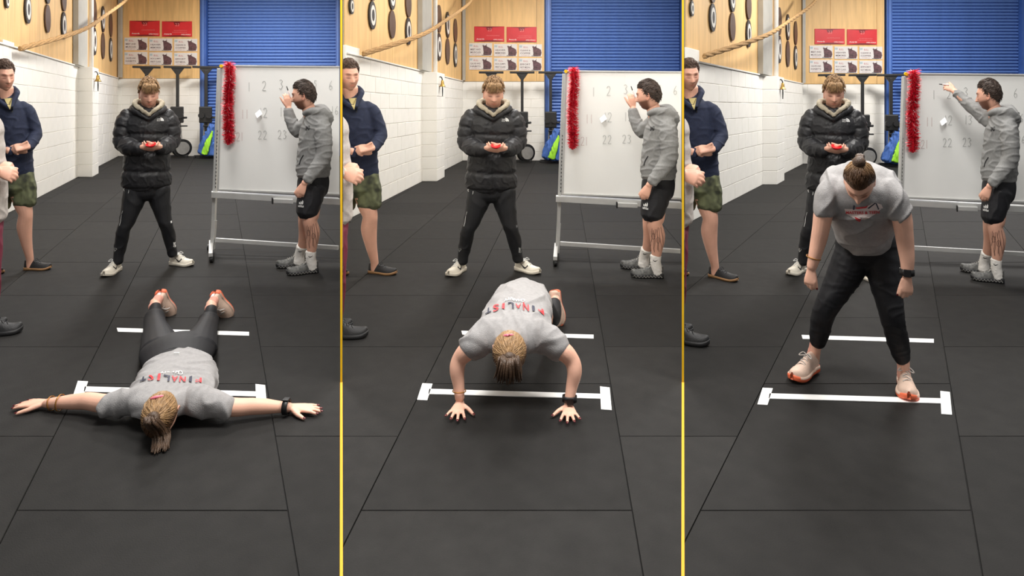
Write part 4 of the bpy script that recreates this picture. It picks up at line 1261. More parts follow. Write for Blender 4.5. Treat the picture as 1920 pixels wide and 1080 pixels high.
    # socks
    for pts in ([K(583, 473, -.02, 10.5), K(583, 488, -.02, 10), K(586, 505, -.01, 11)], [K(566, 462, .21, 10.5), K(562, 476, .24, 9.5), K(561, 492, .25, 11)]):
        sk = MB(); limb(sk, pts); sm2 = remesh(sk, .007, 2, foldfn(.002, (20, 20, 40)), M_sock, 'sock'); u = g.add('sock', sm2)
        c = pts[0][0] * .55 + pts[1][0] * .45 + Vector((0, -.3, 0))
        v, f = drape(flat(SWOOSH, c, (1, 0, 0), (0, 0, 1), width=.05, height=.02), sm2, (0, 1, 0), .003, 2); g.add('sock_mark', mk(v, f, M_logok), u)
    # tattoo lines on the near calf
    tt = MB(); r = random.Random(3); bodym = g.parts[0][1]
    for i in range(7):
        p = [K(577 + i * 2.6 + r.uniform(-1, 1), 426 + r.uniform(0, 6), -.3)]
        for j in range(7): p.append(p[-1] + Vector((r.uniform(-1.6, 1.6) * s_, 0, -6.2 * s_)))
        tt.tube(p, [.0042, .004, .0036], n=4, sub=1, cap=False) if False else [tt.bar(a, c, .0042, .001, up=(0, 1, 0)) for a, c in zip(p, p[1:])]
    for cx, cy in ((579, 445), (588, 452)):
        p = [K(cx + 3.2 * math.cos(a), cy + 6 * math.sin(a), -.3) for a in np.linspace(0, 6.28, 13)]
        [tt.bar(a, c, .0042, .001, up=(0, 1, 0)) for a, c in zip(p, p[1:])]
    v, f = drape((tt.v, tt.f), bodym, (0, 1, 0), .0015, 2); g.add('tattoo', mk(v, f, M_ink2), None, 'dark line tattoo on the calf')
    for hx, hd_, tdir in ((597, -.01, (-1, -.10, 0)), (575, .30, (-1, -.06, 0))):
        h_ = K(hx, 510, hd_); h_.z = 0
        Mx = shoe_mat(h_, tdir)
        u = shoe(g, Mx, M_shoegr, M_shoeb, .305, .054, .085, .036, M_disc)
        rb = MB()
        for i in range(9):
            t = .06 + .10 * i
            rb.tube([Mx @ Vector((sx_, -.305 * t, .012)) for sx_ in ()] or [Mx @ Vector((.062, -.305 * t, .01)), Mx @ Vector((.058, -.305 * (t + .05), .028)), Mx @ Vector((.06, -.305 * (t + .09), .012))], [.004], n=5, sub=1)
        mm = g.parts[u + 1][1]
        v, f = drape((rb.v, rb.f), mm, -(Mx.to_3x3() @ Vector((1, 0, 0))), .001); g.add('sole_pattern', mk(v, f, M_disc), u)
    return g
hoodie_a = make_hoodie_man(False); hoodie_b = make_hoodie_man(True)
for b in range(3):
    g = hoodie_b if b == 2 else hoodie_a
    g.place_bay(b, 565, 512, 'person', ('man in grey hoodie and black shorts writing on the whiteboard ' if b < 2 else 'man in grey hoodie and black shorts reaching across the whiteboard ') + SCN[b], group='men in grey hoodies at whiteboards')
    Z = F * CH / (512 + dyf(b, 512) - Y0); X = (565 + DX[b] - CX) * Z / F; az = math.atan2(X, Z)
    if b == 2: p0, p1 = g.K(478, 158.5, .37), g.K(496, 160, .31)
    else: p0, p1 = g.K(537.5, 162, .28), g.K(545, 183, .24)
    Mx = Matrix.Translation((X, Z, 0)) @ Matrix.Rotation(-az, 4, 'Z') @ Matrix.Diagonal((math.cos(az), 1, 1, 1))
    p0, p1 = Mx @ p0, Mx @ p1
    e = empty('marker_pen', p1, label='thin marker pen held by the man in the grey hoodie ' + SCN[b], category='pen')
    MB().tube([Vector((0, 0, 0)), (p0 - p1) * .6], [.0065], n=8, sub=1).obj('barrel', M_numr, e, smooth=True)
    MB().tube([(p0 - p1) * .6, (p0 - p1) * .95, p0 - p1], [.006, .0045, .002], n=8, sub=1).obj('cap', M_black, e, smooth=True)

# ------------------------------------------------------------------ the man in the navy fleece
def make_fleece_man():
    g = Fig(50, 508); K = g.K; s_ = g.Z / F
    Mh = head_mat(K(9, 145, -.06), 20, 12, -4, (1.20, 1.2, 1.22))
    bd = MB()
    limb(bd, [K(12, 205, .02, 22), K(11, 182, .0, 16), K(10, 165, -.02, 16)])
    limb(bd, [K(26, 330, 0, 26, 20), K(22, 270, 0, 26, 20), K(15, 205, 0, 26, 20)])
    limb(bd, [K(52, 210, 0, 9), K(68, 250, -.02, 9), K(48, 278, -.26, 7)])
    limb(bd, [K(-22, 210, 0, 9), K(-24, 262, -.02, 9), K(18, 283, -.26, 7)])
    hand(bd, K(50, 276, -.27), (-.9, -.25, -.05), (.1, -.6, .75), (-.2, -.5, .8), 1.25, (1.0, 1.2, .8), .03, .4)
    hand(bd, K(27, 283, -.25), (.9, -.2, .1), (-.1, -.8, -.6), (.2, -.4, .9), 1.25, (.7, 1.0, .7), .03, .4)
    limb(bd, [K(38, 360, -.0, 20), K(44, 385, -.02, 17), K(48, 402, -.03, 14), K(46, 425, .0, 15), K(50, 455, .02, 11), K(56, 485, .04, 7.5), K(56, 500, .05, 8)])
    limb(bd, [K(0, 360, .1, 20), K(-8, 400, .1, 14), K(-12, 440, .12, 13), K(-14, 485, .16, 7.5), K(-14, 495, .17, 8)])
    g.add('body', body_join(remesh(bd, .0065, 2, None, M_skin), head_mesh(Mh, M_skin, brow=(.4, .32, .28), stubble=.32)))
    g.add('hair', hair_mesh(Mh, M_hbr, .66, .22, -.45, .008, 560, .020, .0036, 'curl', .6, 0, 8, .005, 2.0, .9))
    ft = MB()
    limb(ft, [K(27, 326, .0, 37, 26), K(26, 305, 0, 37, 27), K(24, 270, 0, 36, 27), K(20, 235, 0, 38, 28), K(16, 210, .0, 37, 25), K(13, 194, .01, 26, 20), K(12, 180, .02, 18, 17)], n=32)
    limb(ft, [K(38, 202, .0, 15), K(52, 212, -.01, 15), K(62, 235, -.02, 14), K(67, 252, -.04, 13), K(58, 270, -.16, 11.5), K(50, 277, -.25, 9)], n=20)
    limb(ft, [K(-14, 202, .0, 15), K(-24, 225, -.01, 15), K(-25, 260, -.04, 14), K(-5, 277, -.16, 11.5), K(22, 284, -.25, 9)], n=20)
    limb(ft, [K(19, 204, -.17, 4), K(30, 181, -.09, 5.5), K(31, 171, .02, 6), K(16, 165, .1, 6), K(-4, 170, .06, 6), K(-4, 186, -.1, 5), K(19, 204, -.17, 4)], ref=(0, 0, 1), n=12)
    fm = remesh(ft, .0085, 3, foldfn(.005, (7, 7, 10), True, 6), M_fleece, 'fleece')
    q = g.add('fleece', fm)
    vn = MB(); vn.add([K(6, 184, -.4), K(22, 183, -.4), K(18, 207, -.4)], [(0, 1, 2)])
    v, f = drape((vn.v, vn.f), fm, (0, 1, 0), .006, 5); g.add('tee_neck', mk(v, f, M_yel, True), q, 'pale yellow t-shirt neckline')
    zp = MB(); zp.bar(K(21.5, 200, -.4), K(22, 211, -.4), .014, .004, up=(0, 1, 0)); v, f = drape((zp.v, zp.f), fm, (0, 1, 0), .008, 2); g.add('zip_pull', mk(v, f, M_dark), q)
    sh = MB()
    limb(sh, [K(27, 318, 0, 34, 25), K(28, 338, 0, 38, 28), K(28, 352, 0, 36, 27)], n=28)
    limb(sh, [K(42, 345, -.01, 26, 22), K(46, 366, -.02, 24, 20), K(47, 381, -.02, 23, 19)], n=24)
    limb(sh, [K(12, 345, .05, 24, 20), K(2, 366, .08, 23, 19), K(-2, 381, .1, 22, 18)], n=24)
    sm = remesh(sh, .0085, 3, foldfn(.007, (9, 9, 5), True, 9), M_camo, 'shorts')
    g.add('shorts', sm, None, 'dark green camouflage shorts')
    for hx, hd_, tdir in ((46, .08, (.88, -.50, 0)), (-22, .25, (.5, -.86, 0))):
        h_ = K(hx, 505, hd_); h_.z = 0
        shoe(g, shoe_mat(h_, tdir), M_shoeb, M_gum, .30, .054, .075, .022, M_shoeb)
    return g
fleece_man = make_fleece_man()
for b in range(3):
    fleece_man.place_bay(b, 50, 508, 'person', 'man in navy fleece and camouflage shorts by the wall ' + SCN[b], cut=EDGE[b], group='men in navy fleeces')

# ------------------------------------------------------------------ the person in the pale hoodie at the left edge
def make_edge_person():
    g = Fig(-10, 632); K = g.K; s_ = g.Z / F
    Mh = head_mat(K(-40, 165, 0), 80, 8, 0, (1.0, 1.0, 1.0))
    bd = MB()
    limb(bd, [K(-37, 225, .02, 26), K(-39, 205, .0, 18), K(-40, 185, 0, 18)])
    limb(bd, [K(-32, 400, 0, 28, 26), K(-34, 320, 0, 28, 26), K(-34, 240, 0, 26, 26)])
    limb(bd, [K(-30, 250, -.18, 10), K(-28, 330, -.2, 10), K(-4, 318, -.22, 8)])
    hand(bd, K(-6, 322, -.2), (.8, -.25, -.25), (.1, -.9, .3), (.1, -.3, 1), 1.15, (.5, .8, .6), .04, .4)
    hand(bd, K(-6, 308, -.06), (.9, -.35, -.15), (.2, -.5, .8), (.2, -.8, -.2), 1.15, (.7, .9, .6), .04, .4)
    limb(bd, [K(-24, 430, -.02, 16), K(-18, 520, -.03, 9), K(-20, 600, .03, 9), K(-21, 622, .04, 9)])
    g.add('body', body_join(remesh(bd, .0065, 2, None, M_skin), head_mesh(Mh, M_skin)))
    g.add('hair', hair_mesh(Mh, M_hbr, .58, .2, -.5, .02, 260, .04, .004, 'front', .4, 20, 12, .006, .4))
    hd = MB()
    limb(hd, [K(-30, 402, 0, 44, 40), K(-28, 385, 0, 44, 42), K(-30, 340, 0, 44, 42), K(-32, 280, 0, 42, 42), K(-34, 235, 0, 40, 42), K(-34, 212, .01, 26, 26)], n=30)
    limb(hd, [K(-32, 235, -.16, 22), K(-26, 290, -.22, 21), K(-20, 318, -.24, 19), K(-8, 322, -.24, 14)], n=20)
    limb(hd, [K(-32, 235, .1, 22), K(-14, 270, .0, 20), K(-8, 300, -.03, 18), K(-7, 308, -.05, 13)], n=20)
    hm = remesh(hd, .009, 3, foldfn(.006, (6, 6, 9), True, 14), M_lightg, 'hoodie')
    g.add('hoodie', hm)
    tr = MB()
    limb(tr, [K(-30, 385, 0, 36, 34), K(-30, 410, 0, 38, 34), K(-28, 440, 0, 34, 32)], n=26)
    limb(tr, [K(-22, 430, -.04, 28), K(-16, 500, -.05, 20), K(-18, 560, -.0, 18), K(-20, 606, .03, 15)])
    limb(tr, [K(-36, 430, .12, 28), K(-38, 510, .12, 20), K(-40, 590, .16, 15)])
    g.add('trousers', remesh(tr, .009, 3, foldfn(.005, (7, 7, 6), True, 15), M_maroon, 'trousers'))
    for hx, hd_, tdir in ((-34, .05, (1, -.10, 0)), (-60, .25, (1, -.1, 0))):
        h_ = K(hx, 632, hd_); h_.z = 0
        shoe(g, shoe_mat(h_, tdir), M_shoeb, M_shoeb, .29, .052, .09, .030, M_black)
    return g
edge_person = make_edge_person()
for b in range(3):
    edge_person.place_bay(b, -10, 632, 'person', 'person in pale hoodie and maroon trousers cut off at left edge ' + SCN[b], cut=EDGE[b], group='people in pale hoodies at the edge')
# ------------------------------------------------------------------ the woman, three poses
def pony(mb, path, r, n=40, spread=.018, seed=2):
    q = random.Random(seed)
    for _ in range(n):
        a = q.uniform(0, 6.28); k = q.random() ** .5
        o = Vector((math.cos(a), math.sin(a), 0)) * k * spread
        pp = [Vector(p) + o * (1 + 1.0 * i / len(path)) + Vector((q.gauss(0, .003), q.gauss(0, .003), q.gauss(0, .003))) for i, p in enumerate(path)]
        for p in pp: p.z = p.z
        mb.tube(pp, [r, r * 1.3, r * 1.2, r * .4][:len(path)] if len(path) == 4 else [r] * len(path), n=5, sub=3, cap=False)
def strap(c, ax, ra, rb, w, m, ref=(0, 0, 1), t=.004):
    ax = Vector(ax).normalized(); x = Vector(ref); x = (x - ax * x.dot(ax)).normalized(); y = ax.cross(x)
    n = 28; v = []; f = []
    for k, e in ((-.5, 0), (-.5, t), (.5, t), (.5, 0)):
        for i in range(n):
            a = 2 * math.pi * i / n
            v.append(Vector(c) + ax * w * k + x * (ra + e) * math.cos(a) + y * (rb + e) * math.sin(a))
    for k in range(4):
        for i in range(n): f.append((k * n + i, k * n + (i + 1) % n, ((k + 1) % 4) * n + (i + 1) % n, ((k + 1) % 4) * n + i))
    return mk(v, f, m, True)
def woman_shoe(g, Mx, lifted=False):
    u = shoe(g, Mx, M_shoep, M_orange, .265, .050, .080, .030, M_lightg)
    return u
def print_back(g, tee, par, O, U, V, dr, wd, ht, word, small):
    """letters in alternating red and navy over a white line"""
    n = len(word)
    for i, ch in enumerate(word):
        x = (i - (n - 1) / 2) / n * wd
        v, f = drape(flat(text_mesh(ch, 1, .02), O + U * x - V * .10 * ht * (2 * x / wd) ** 2 * 4, U, V, width=wd / n * (.34 if ch == 'I' else .78), height=ht), tee, dr, .007, 2)
        g.add('print_letter', mk(v, f, M_printr if i % 3 != 1 else M_printk), par)
    v, f = drape(flat(text_mesh(small, 1, .02), O - V * ht * 1.15, U, V, width=wd * .36, height=ht * .42), tee, dr, .007, 2)
    g.add('print_line', mk(v, f, M_logo), par)

# ---- lying face down, arms spread
o1 = R(330, 690, 0)
g = Fig(origin=o1); W = g.W
DV = (FL(0, 441.7, 375) - FL(0, 480, 600)).normalized()          # the way her body lies
RZa = math.degrees(math.atan2(-DV.x, DV.y))
Mh = head_mat(W(302, 776, .105), RZa * .55, 96, 0, (.93, 1.0, 1.0))
bd = MB()
limb(bd, [W(318, 748, .10, 22, 14), W(308, 760, .115, 18, 17), W(304, 768, .12, 18, 18)])
limb(bd, [W(334, 680, .085, 40, 18), W(328, 708, .09, 44, 20), W(318, 742, .10, 50, 20)])
limb(bd, [W(262, 750, .11, 18), W(205, 757, .072, 17), W(165, 752, .062, 15.5), W(140, 753, .055, 14), W(110, 755, .045, 11), W(88, 756, .035, 8.5)], ref=(0, 0, 1))
limb(bd, [W(372, 752, .11, 18), W(432, 763, .072, 17), W(472, 762, .062, 15), W(495, 762, .055, 14), W(520, 763, .045, 11), W(544, 764, .036, 8.5)], ref=(0, 0, 1))
t1 = hand(bd, W(86, 756, .030), (-1, .05, -.02), (0, -.05, 1), (.1, -1, 0), .98, (.05, .12, .08), .10, .75)
t2 = hand(bd, W(546, 764, .030), (1, -.02, -.02), (0, -.05, 1), (-.1, -1, 0), .98, (.05, .12, .08), .10, .75)
for pts in ([W(304, 650, .08, 20), W(291, 607, .065, 13), W(291, 588, .09, 10), W(291, 574, .13, 9), W(291, 566, .15, 9)], [W(366, 650, .08, 20), W(388, 609, .065, 13), W(393, 592, .09, 10), W(396, 578, .13, 9), W(396, 569, .15, 9)]): limb(bd, pts)
g.add('body', body_join(remesh(bd, .005, 2, None, M_skinw), head_mesh(Mh, M_skinw)))
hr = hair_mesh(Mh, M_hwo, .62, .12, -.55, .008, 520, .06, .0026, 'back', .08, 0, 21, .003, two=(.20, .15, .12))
h = g.add('hair', hr)
pn = MB()
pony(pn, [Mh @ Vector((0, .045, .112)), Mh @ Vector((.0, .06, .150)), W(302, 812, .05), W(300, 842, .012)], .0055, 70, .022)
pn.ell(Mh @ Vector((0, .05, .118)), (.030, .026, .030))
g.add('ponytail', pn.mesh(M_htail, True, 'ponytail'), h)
cl = MB().tube([Mh @ Vector((-.035, .098, .03)), Mh @ Vector((-.01, .106, .035)), Mh @ Vector((.02, .104, .025))], [.006, .008, .005], n=8); g.add('hair_clip', cl.mesh(M_pinkc, True, 'hair_clip'), h, 'pink hair clip')
te = MB()
limb(te, [W(334, 680, .085, 52, 25), W(333, 690, .09, 58, 29), W(332, 706, .095, 67, 32), W(327, 724, .10, 72, 33), W(320, 742, .105, 74, 31), W(314, 757, .105, 64, 26), W(308, 767, .11, 34, 21)], ref=(1, 0, 0), n=36, power=.85)
limb(te, [W(272, 748, .11, 28), W(240, 754, .09, 25), W(200, 760, .075, 21.5)], ref=(0, 0, 1), n=22)
limb(te, [W(362, 750, .11, 28), W(396, 758, .09, 25), W(430, 765, .075, 20.5)], ref=(0, 0, 1), n=22)
limb(te, [W(392, 700, .07, 14), W(396, 722, .06, 12), W(388, 740, .06, 12)], n=14)
tm = remesh(te, .0075, 3, foldfn(.010, (7, 7, 6), True, 22), M_tee, 't_shirt')
t = g.add('t_shirt', tm, None, 'grey t-shirt with printed back')
DX_ = Vector((1, -.06, 0)).normalized()
print_back(g, tm, t, W(320, 707, .2) + Vector((0, 0, .3)), -DX_, -DV, (0, 0, -1), .34, .060, 'FINALIST', 'CHARITY')
tg = MB().box((-.015, -.003, -.01), (.015, .003, .01), Matrix.Translation(W(331, 664, .185))); g.add('neck_label', tg.mesh(M_logo), t)
lg = MB()
limb(lg, [W(334, 690, .08, 50, 22), W(335, 672, .085, 60, 27), W(335, 658, .09, 65, 29), W(336, 646, .085, 58, 25)], n=32)
limb(lg, [W(304, 658, .085, 38, 28), W(299, 640, .08, 31, 24), W(293, 620, .065, 22), W(290, 607, .062, 19), W(290, 594, .08, 17.5), W(291, 581, .115, 11), W(291, 575, .125, 10)])
limb(lg, [W(367, 659, .085, 38, 28), W(374, 641, .08, 31, 24), W(384, 621, .065, 22), W(389, 609, .062, 19), W(392, 597, .08, 17.5), W(395, 585, .115, 11), W(396, 579, .125, 10)])
lm = remesh(lg, .007, 4, None, M_legg, 'leggings'); l = g.add('leggings', lm)
sm_ = MB()
for pts in ([W(x_, y_, .18) + Vector((0, 0, .4)) for x_, y_ in ((280, 660), (297, 652), (318, 648), (336, 647), (356, 648), (376, 653), (392, 661))],):
    for a, c in zip(pts, pts[1:]): sm_.bar(a, c, .006, .003)
v, f = drape((sm_.v, sm_.f), lm, (0, 0, -1), .001, 3); g.add('yoke_seam', mk(v, f, M_track), l)
for hx, hy, sx in ((291, 548, .12), (395, 550, .42)):
    hp = W(hx, hy, .215)
    tv = Vector((sx * .55, .42, -.86))
    Mx = shoe_mat(hp + Vector((0, .07, .0)), tv, (-DV.x * 1. + sx * -.7, -1, -.2))
    u = woman_shoe(g, Mx)
    tb = MB().box((-.010, .000, .045), (.010, .007, .10), Mx); g.add('heel_tab', tb.mesh(M_logo), u, 'white heel tab')
    sk = MB(); an = W(291 if hx < 340 else 396, 570 if hx < 340 else 573, .14)
    limb(sk, [(an + Vector((0, -.03, -.02)), (.036, .036)), (an + Vector((0, .05, .03)), (.035, .035))]); g.add('sock', remesh(sk, .006, 2, None, M_psock, 'sock'))
g.add('nail_polish', nails(t1 + t2))
wa = W(537, 763, .045); g.add('watch', strap(wa, (1, 0, 0), .034, .034, .028, M_band), None, 'black watch strap')
fc = MB().box((-.016, -.018, .036), (.016, .018, .043), Matrix.Translation(wa)); g.add('watch_face', fc.mesh(M_band, bevel=.003), len(g.parts) - 1)
g.add('bracelet', strap(W(113, 755, .048), (1, 0, 0), .040, .036, .006, M_gold, t=.003)); g.add('bracelet', strap(W(97, 756, .038), (1, 0, .2), .034, .031, .005, M_gold, t=.004))
g.place('person', 'woman in grey t-shirt lying face down with arms spread in the left scene', o1)

# ---- push up
o2 = R(975, 690, 0)
g = Fig(origin=o2); W = g.W
Mh = head_mat(W(955, 660, .335), 0, 104, 2, (1.04, 1.06, 1.0))
bd = MB()
limb(bd, [W(957, 630, .345, 24, 18), W(955, 640, .355, 19, 18), W(954, 652, .345, 18, 18)])
limb(bd, [W(980, 570, .36, 40, 26), W(968, 605, .36, 46, 28), W(958, 635, .34, 38, 16)])
limb(bd, [W(905, 642, .32, 13), W(880, 655, .30, 18), W(862, 674, .245, 15), W(857, 695, .19, 14), W(860, 722, .12, 11), W(862, 748, .055, 9)], ref=(1, 0, 0))
limb(bd, [W(1010, 642, .32, 13), W(1050, 655, .30, 18), W(1072, 676, .245, 15), W(1077, 698, .19, 14), W(1072, 725, .12, 11), W(1067, 752, .055, 9)], ref=(1, 0, 0))
t1 = hand(bd, W(862, 757, .028), (-.10, -1, -.03), (0, -.1, 1), (1, -.1, 0), .93, (.06, .12, .08), .26, .95)
t2 = hand(bd, W(1066, 761, .028), (-.02, -1, -.03), (0, -.1, 1), (-1, -.1, 0), .93, (.06, .12, .08), .26, .95)
limb(bd, [W(1008, 580, .33, 26), W(1030, 600, .2, 16), W(1038, 575, .19, 10), W(1041, 564, .20, 9)])
limb(bd, [W(955, 580, .33, 26), W(950, 600, .2, 16), W(950, 580, .18, 10)])
g.add('body', body_join(remesh(bd, .005, 2, None, M_skinw), head_mesh(Mh, M_skinw)))
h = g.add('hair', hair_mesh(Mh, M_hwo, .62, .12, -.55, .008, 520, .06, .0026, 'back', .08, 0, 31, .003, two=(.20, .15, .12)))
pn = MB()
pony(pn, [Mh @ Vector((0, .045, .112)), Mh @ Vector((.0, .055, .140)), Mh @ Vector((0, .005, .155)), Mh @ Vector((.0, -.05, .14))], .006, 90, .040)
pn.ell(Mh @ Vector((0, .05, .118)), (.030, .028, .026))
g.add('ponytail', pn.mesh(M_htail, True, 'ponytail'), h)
cl = MB().tube([Mh @ Vector((-.03, .100, .02)), Mh @ Vector((-.01, .108, .025)), Mh @ Vector((.015, .106, .018))], [.006, .008, .005], n=8); g.add('hair_clip', cl.mesh(M_pinkc, True, 'hair_clip'), h, 'pink hair clip')
te = MB()
limb(te, [W(980, 556, .37, 50, 34), W(977, 572, .37, 57, 38), W(971, 592, .365, 63, 40), W(964, 612, .36, 70, 38), W(958, 630, .355, 74, 34), W(956, 644, .345, 44, 26)], ref=(1, 0, 0), n=36)
limb(te, [W(915, 628, .355, 34), W(890, 645, .325, 27), W(876, 656, .30, 22.5)], ref=(1, 0, 0), n=22)
limb(te, [W(1005, 628, .355, 34), W(1034, 643, .325, 27), W(1054, 656, .30, 22.5)], ref=(1, 0, 0), n=22)
tm = remesh(te, .0075, 3, foldfn(.010, (8, 5, 7), True, 32), M_tee, 't_shirt')
t = g.add('t_shirt', tm, None, 'grey t-shirt with printed back')
print_back(g, tm, t, W(965, 577, .47) + Vector((0, 0, .3)), Vector((-1, 0, 0)), Vector((0, -1, 0)), (0, 0, -1), .34, .080, 'FINALIST', 'CHARITY')
lg = MB()
limb(lg, [W(982, 562, .36, 46, 32), W(984, 568, .34, 48, 32), W(984, 578, .32, 46, 30)], n=30)
limb(lg, [W(1006, 575, .33, 32, 30), W(1022, 590, .26, 24), W(1031, 596, .2, 20), W(1037, 582, .19, 16), W(1040, 568, .195, 11)])
limb(lg, [W(960, 575, .33, 32, 30), W(955, 590, .26, 24), W(950, 596, .2, 20), W(950, 582, .19, 16), W(950, 572, .19, 11)])
g.add('leggings', remesh(lg, .007, 4, None, M_legg, 'leggings'))
for hx, hy in ((1042, 543), (955, 545)):
    hp = W(hx, hy, .235)
    Mx = shoe_mat(hp, (.09, -.22, -.96) if hx > 1000 else (-.05, -.2, -.96), (-.45, -.9, .2) if hx > 1000 else (.2, -.9, .2))
    woman_shoe(g, Mx)
    sk = MB(); an = W(1041 if hx > 1000 else 950, 562, .20)
    limb(sk, [(an, (.036, .036)), (an + Vector((.01, .03, -.02)), (.035, .035))]); g.add('sock', remesh(sk, .006, 2, None, M_psock, 'sock'))
g.add('nail_polish', nails(t1 + t2))
wa = W(1068, 747, .068); g.add('watch', strap(wa, (-.02, -.1, -1), .035, .031, .030, M_band, ref=(1, 0, 0)), None, 'black watch strap')
fc = MB().box((-.017, -.045, -.018), (.017, -.033, .018), Matrix.Translation(wa)); g.add('watch_face', fc.mesh(M_band, bevel=.003), len(g.parts) - 1)
g.add('bracelet', strap(W(861, 733, .095), (0, -.1, -1), .033, .030, .005, M_gold, ref=(1, 0, 0), t=.004))
g.place('person', 'woman in grey t-shirt lowering into a push-up in the middle scene', o2)

# ---- standing bent over
g = Fig(1610 - DX[2], 735 - 13.0, bay=2)
g.ax = 1610; _K = g.K
def K(px, py, d=0., ra=None, rb=None):
    Z = g.Z + d
    v = Vector(((px - 1610) * Z / F, d, CH - (py - Y0) * Z / F))
    return v if ra is None else (v, (ra * Z / F, (rb or ra) * Z / F))
Mh = head_mat(K(1611, 343, -.40), -3, 58, 2, (.98, .98, 1.02))
bd = MB()
limb(bd, [K(1613, 345, -.26, 28, 24), K(1612, 345, -.32, 20), K(1611, 348, -.36, 18)])
limb(bd, [K(1622, 450, .16, 36, 22), K(1618, 410, -.02, 36, 24), K(1613, 360, -.24, 36, 24)])
limb(bd, [K(1556, 360, -.28, 20), K(1543, 400, -.28, 20), K(1537, 435, -.27, 18), K(1532, 460, -.26, 16.5), K(1525, 488, -.26, 13.5), K(1518, 514, -.26, 10.5)])
limb(bd, [K(1672, 362, -.28, 20), K(1688, 400, -.28, 19.5), K(1693, 430, -.27, 17.5), K(1696, 455, -.26, 16), K(1699, 482, -.26, 13.5), K(1699, 508, -.26, 10.5)])
t1 = hand(bd, K(1517, 517, -.26), (-.10, -.10, -1), (-.2, -1, .1), (1, -.2, 0), .86, (.45, .75, .6), .02, .30, 1.05)
t2 = hand(bd, K(1699, 512, -.26), (-.05, -.10, -1), (.2, -1, .1), (-1, -.2, 0), .86, (.45, .75, .6), .02, .30, 1.05)
limb(bd, [K(1598, 480, .18, 22), K(1548, 585, .08, 15), K(1530, 650, .16, 11), K(1524, 690, .20, 11)])
limb(bd, [K(1655, 480, .18, 22), K(1672, 590, .08, 15), K(1690, 655, .16, 11), K(1692, 695, .20, 11)])
g.add('body', body_join(remesh(bd, .005, 2, None, M_skinw), head_mesh(Mh, M_skinw)))
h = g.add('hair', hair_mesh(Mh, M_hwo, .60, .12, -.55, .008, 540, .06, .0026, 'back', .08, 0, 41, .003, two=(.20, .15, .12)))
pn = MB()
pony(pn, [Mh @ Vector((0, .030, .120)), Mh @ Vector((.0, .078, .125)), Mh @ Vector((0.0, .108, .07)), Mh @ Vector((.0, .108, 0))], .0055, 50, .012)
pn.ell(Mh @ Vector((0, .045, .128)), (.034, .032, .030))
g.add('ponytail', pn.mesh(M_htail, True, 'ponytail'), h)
te = MB()
limb(te, [K(1630, 457, -.01, 28, 18), K(1626, 446, .03, 56, 42), K(1620, 422, .0, 62, 50), K(1616, 395, -.12, 68, 52), K(1613, 365, -.24, 78, 46), K(1612, 348, -.29, 66, 34), K(1612, 338, -.31, 34, 24)], n=40)
limb(te, [K(1552, 356, -.22, 27), K(1577, 340, -.2, 31), K(1612, 336, -.18, 32), K(1647, 340, -.2, 31), K(1673, 357, -.22, 27)], ref=(0, 0, 1), n=24)
limb(te, [K(1568, 350, -.26, 26), K(1550, 368, -.28, 25), K(1545, 388, -.285, 23.5), K(1544, 404, -.28, 23)], n=24)
limb(te, [K(1658, 352, -.26, 26), K(1677, 369, -.28, 25), K(1684, 388, -.285, 23), K(1685, 402, -.28, 22.5)], n=24)
tm = remesh(te, .0075, 3, foldfn(.010, (7, 6, 7), True, 42), M_tee, 't_shirt')
t = g.add('t_shirt', tm, None, 'grey t-shirt with printed front')
s_ = g.Z / F * .93; U, V = Vector((1, 0, .03)), Vector((0, 0, 1))
def dec(nm, vf, m, off=.004, cuts=3):
    v, f = drape(vf, tm, (0, 1, 0), off, cuts); g.add(nm, mk(v, f, m), t)
def pl(*pts): return ([K(x, y, -.28) for x, y in pts], [tuple(range(len(pts)))])
dec('print_band', pl((1583, 393), (1652, 388), (1640, 400), (1622, 412), (1606, 413), (1586, 403)), M_printp)
dec('print_wedge', pl((1603, 390), (1624, 384), (1640, 376), (1652, 380), (1655, 387), (1630, 391)), M_printp, .0045)
dec('print_wedge', pl((1602, 407), (1615, 411), (1612, 418), (1606, 415)), M_printr, .006)
dec('print_stroke', pl((1600, 384), (1603, 384), (1602, 393), (1599, 393)), M_printk, .006)
dec('print_stroke', pl((1604, 388), (1622, 385), (1628, 382), (1624, 388), (1606, 391)), M_printr, .006)
dec('print_stroke', pl((1641, 378), (1643, 377), (1648, 389), (1646, 390)), M_printk, .006)
dec('print_stroke', pl((1626, 388), (1640, 376), (1642, 377), (1629, 389)), M_printk, .006)
dec('print_lettering', flat(text_mesh('MASTERS & TEEN', 1, .03), K(1617, 397.5, -.28), U + Vector((0, 0, .06)), V, width=62 * s_, height=6 * s_), M_printr, .007, 2)
lg = MB()
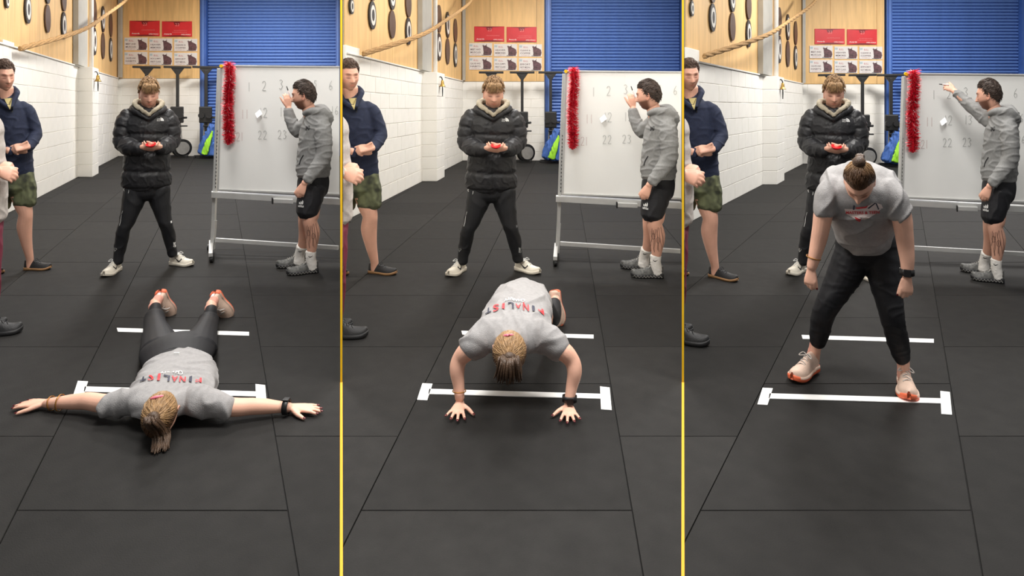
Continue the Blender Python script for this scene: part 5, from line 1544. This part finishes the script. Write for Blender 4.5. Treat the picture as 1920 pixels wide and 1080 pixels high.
limb(lg, [K(1624, 440, .14, 56, 38), K(1625, 458, .17, 60, 44), K(1626, 480, .18, 54, 40)], n=32)
limb(lg, [K(1602, 470, .17, 36, 38), K(1588, 505, .14, 35), K(1568, 545, .10, 29), K(1548, 582, .07, 24), K(1540, 605, .10, 22.5), K(1536, 628, .14, 21), K(1531, 652, .17, 16.5)])
limb(lg, [K(1650, 470, .17, 36, 38), K(1657, 505, .14, 34), K(1664, 545, .10, 28), K(1671, 584, .07, 23), K(1676, 606, .10, 21.5), K(1682, 630, .14, 20.5), K(1689, 657, .17, 15.5)])
g.add('leggings', remesh(lg, .007, 4, foldfn(.003, (8, 8, 16), True, 44), M_legg, 'leggings'))
for (a, c, hx, hd_, hz, tdir, up) in (((1529, 648), (1521, 682), 1527, .20, .012, (-.42, -.88, -.02), (0, 0, 1)), ((1690, 652), (1692, 688), 1692, .27, .0, (.03, -1, 0), (0, 0, 1))):
    sk = MB(); limb(sk, [K(*a, .17, 12.5), K((a[0] + c[0]) / 2, (a[1] + c[1]) / 2, .19, 11.5), K(*c, .20, 13)]); g.add('sock', remesh(sk, .006, 2, foldfn(.001, (20, 20, 60)), M_psock, 'sock'))
    h_ = K(hx, 700, hd_); h_.z = hz
    Mx = shoe_mat(h_, tdir, up)
    u = shoe(g, Mx, M_shoep, M_orange, .285, .053, .095, .030, M_lightg)
g.add('nail_polish', nails(t1 + t2, .9))
wa = K(1698.5, 503, -.26); g.add('watch', strap(wa, (0, 0, -1), .035, .032, .032, M_band, ref=(1, 0, 0)), None, 'black watch strap')
fc = MB().box((-.018, -.044, -.019), (.018, -.032, .019), Matrix.Translation(wa)); g.add('watch_face', fc.mesh(M_band, bevel=.003), len(g.parts) - 1)
g.add('bracelet', strap(K(1522, 494, -.26), (-.2, 0, -1), .040, .036, .006, M_gold, ref=(1, 0, 0), t=.003))
X = (1610 - CX) * g.Z / F; az = math.atan2(X, g.Z)
g.place('person', 'woman in grey t-shirt standing bent forward in the right scene', Vector((X, g.Z, 0)), rz=-az, sx=math.cos(az))
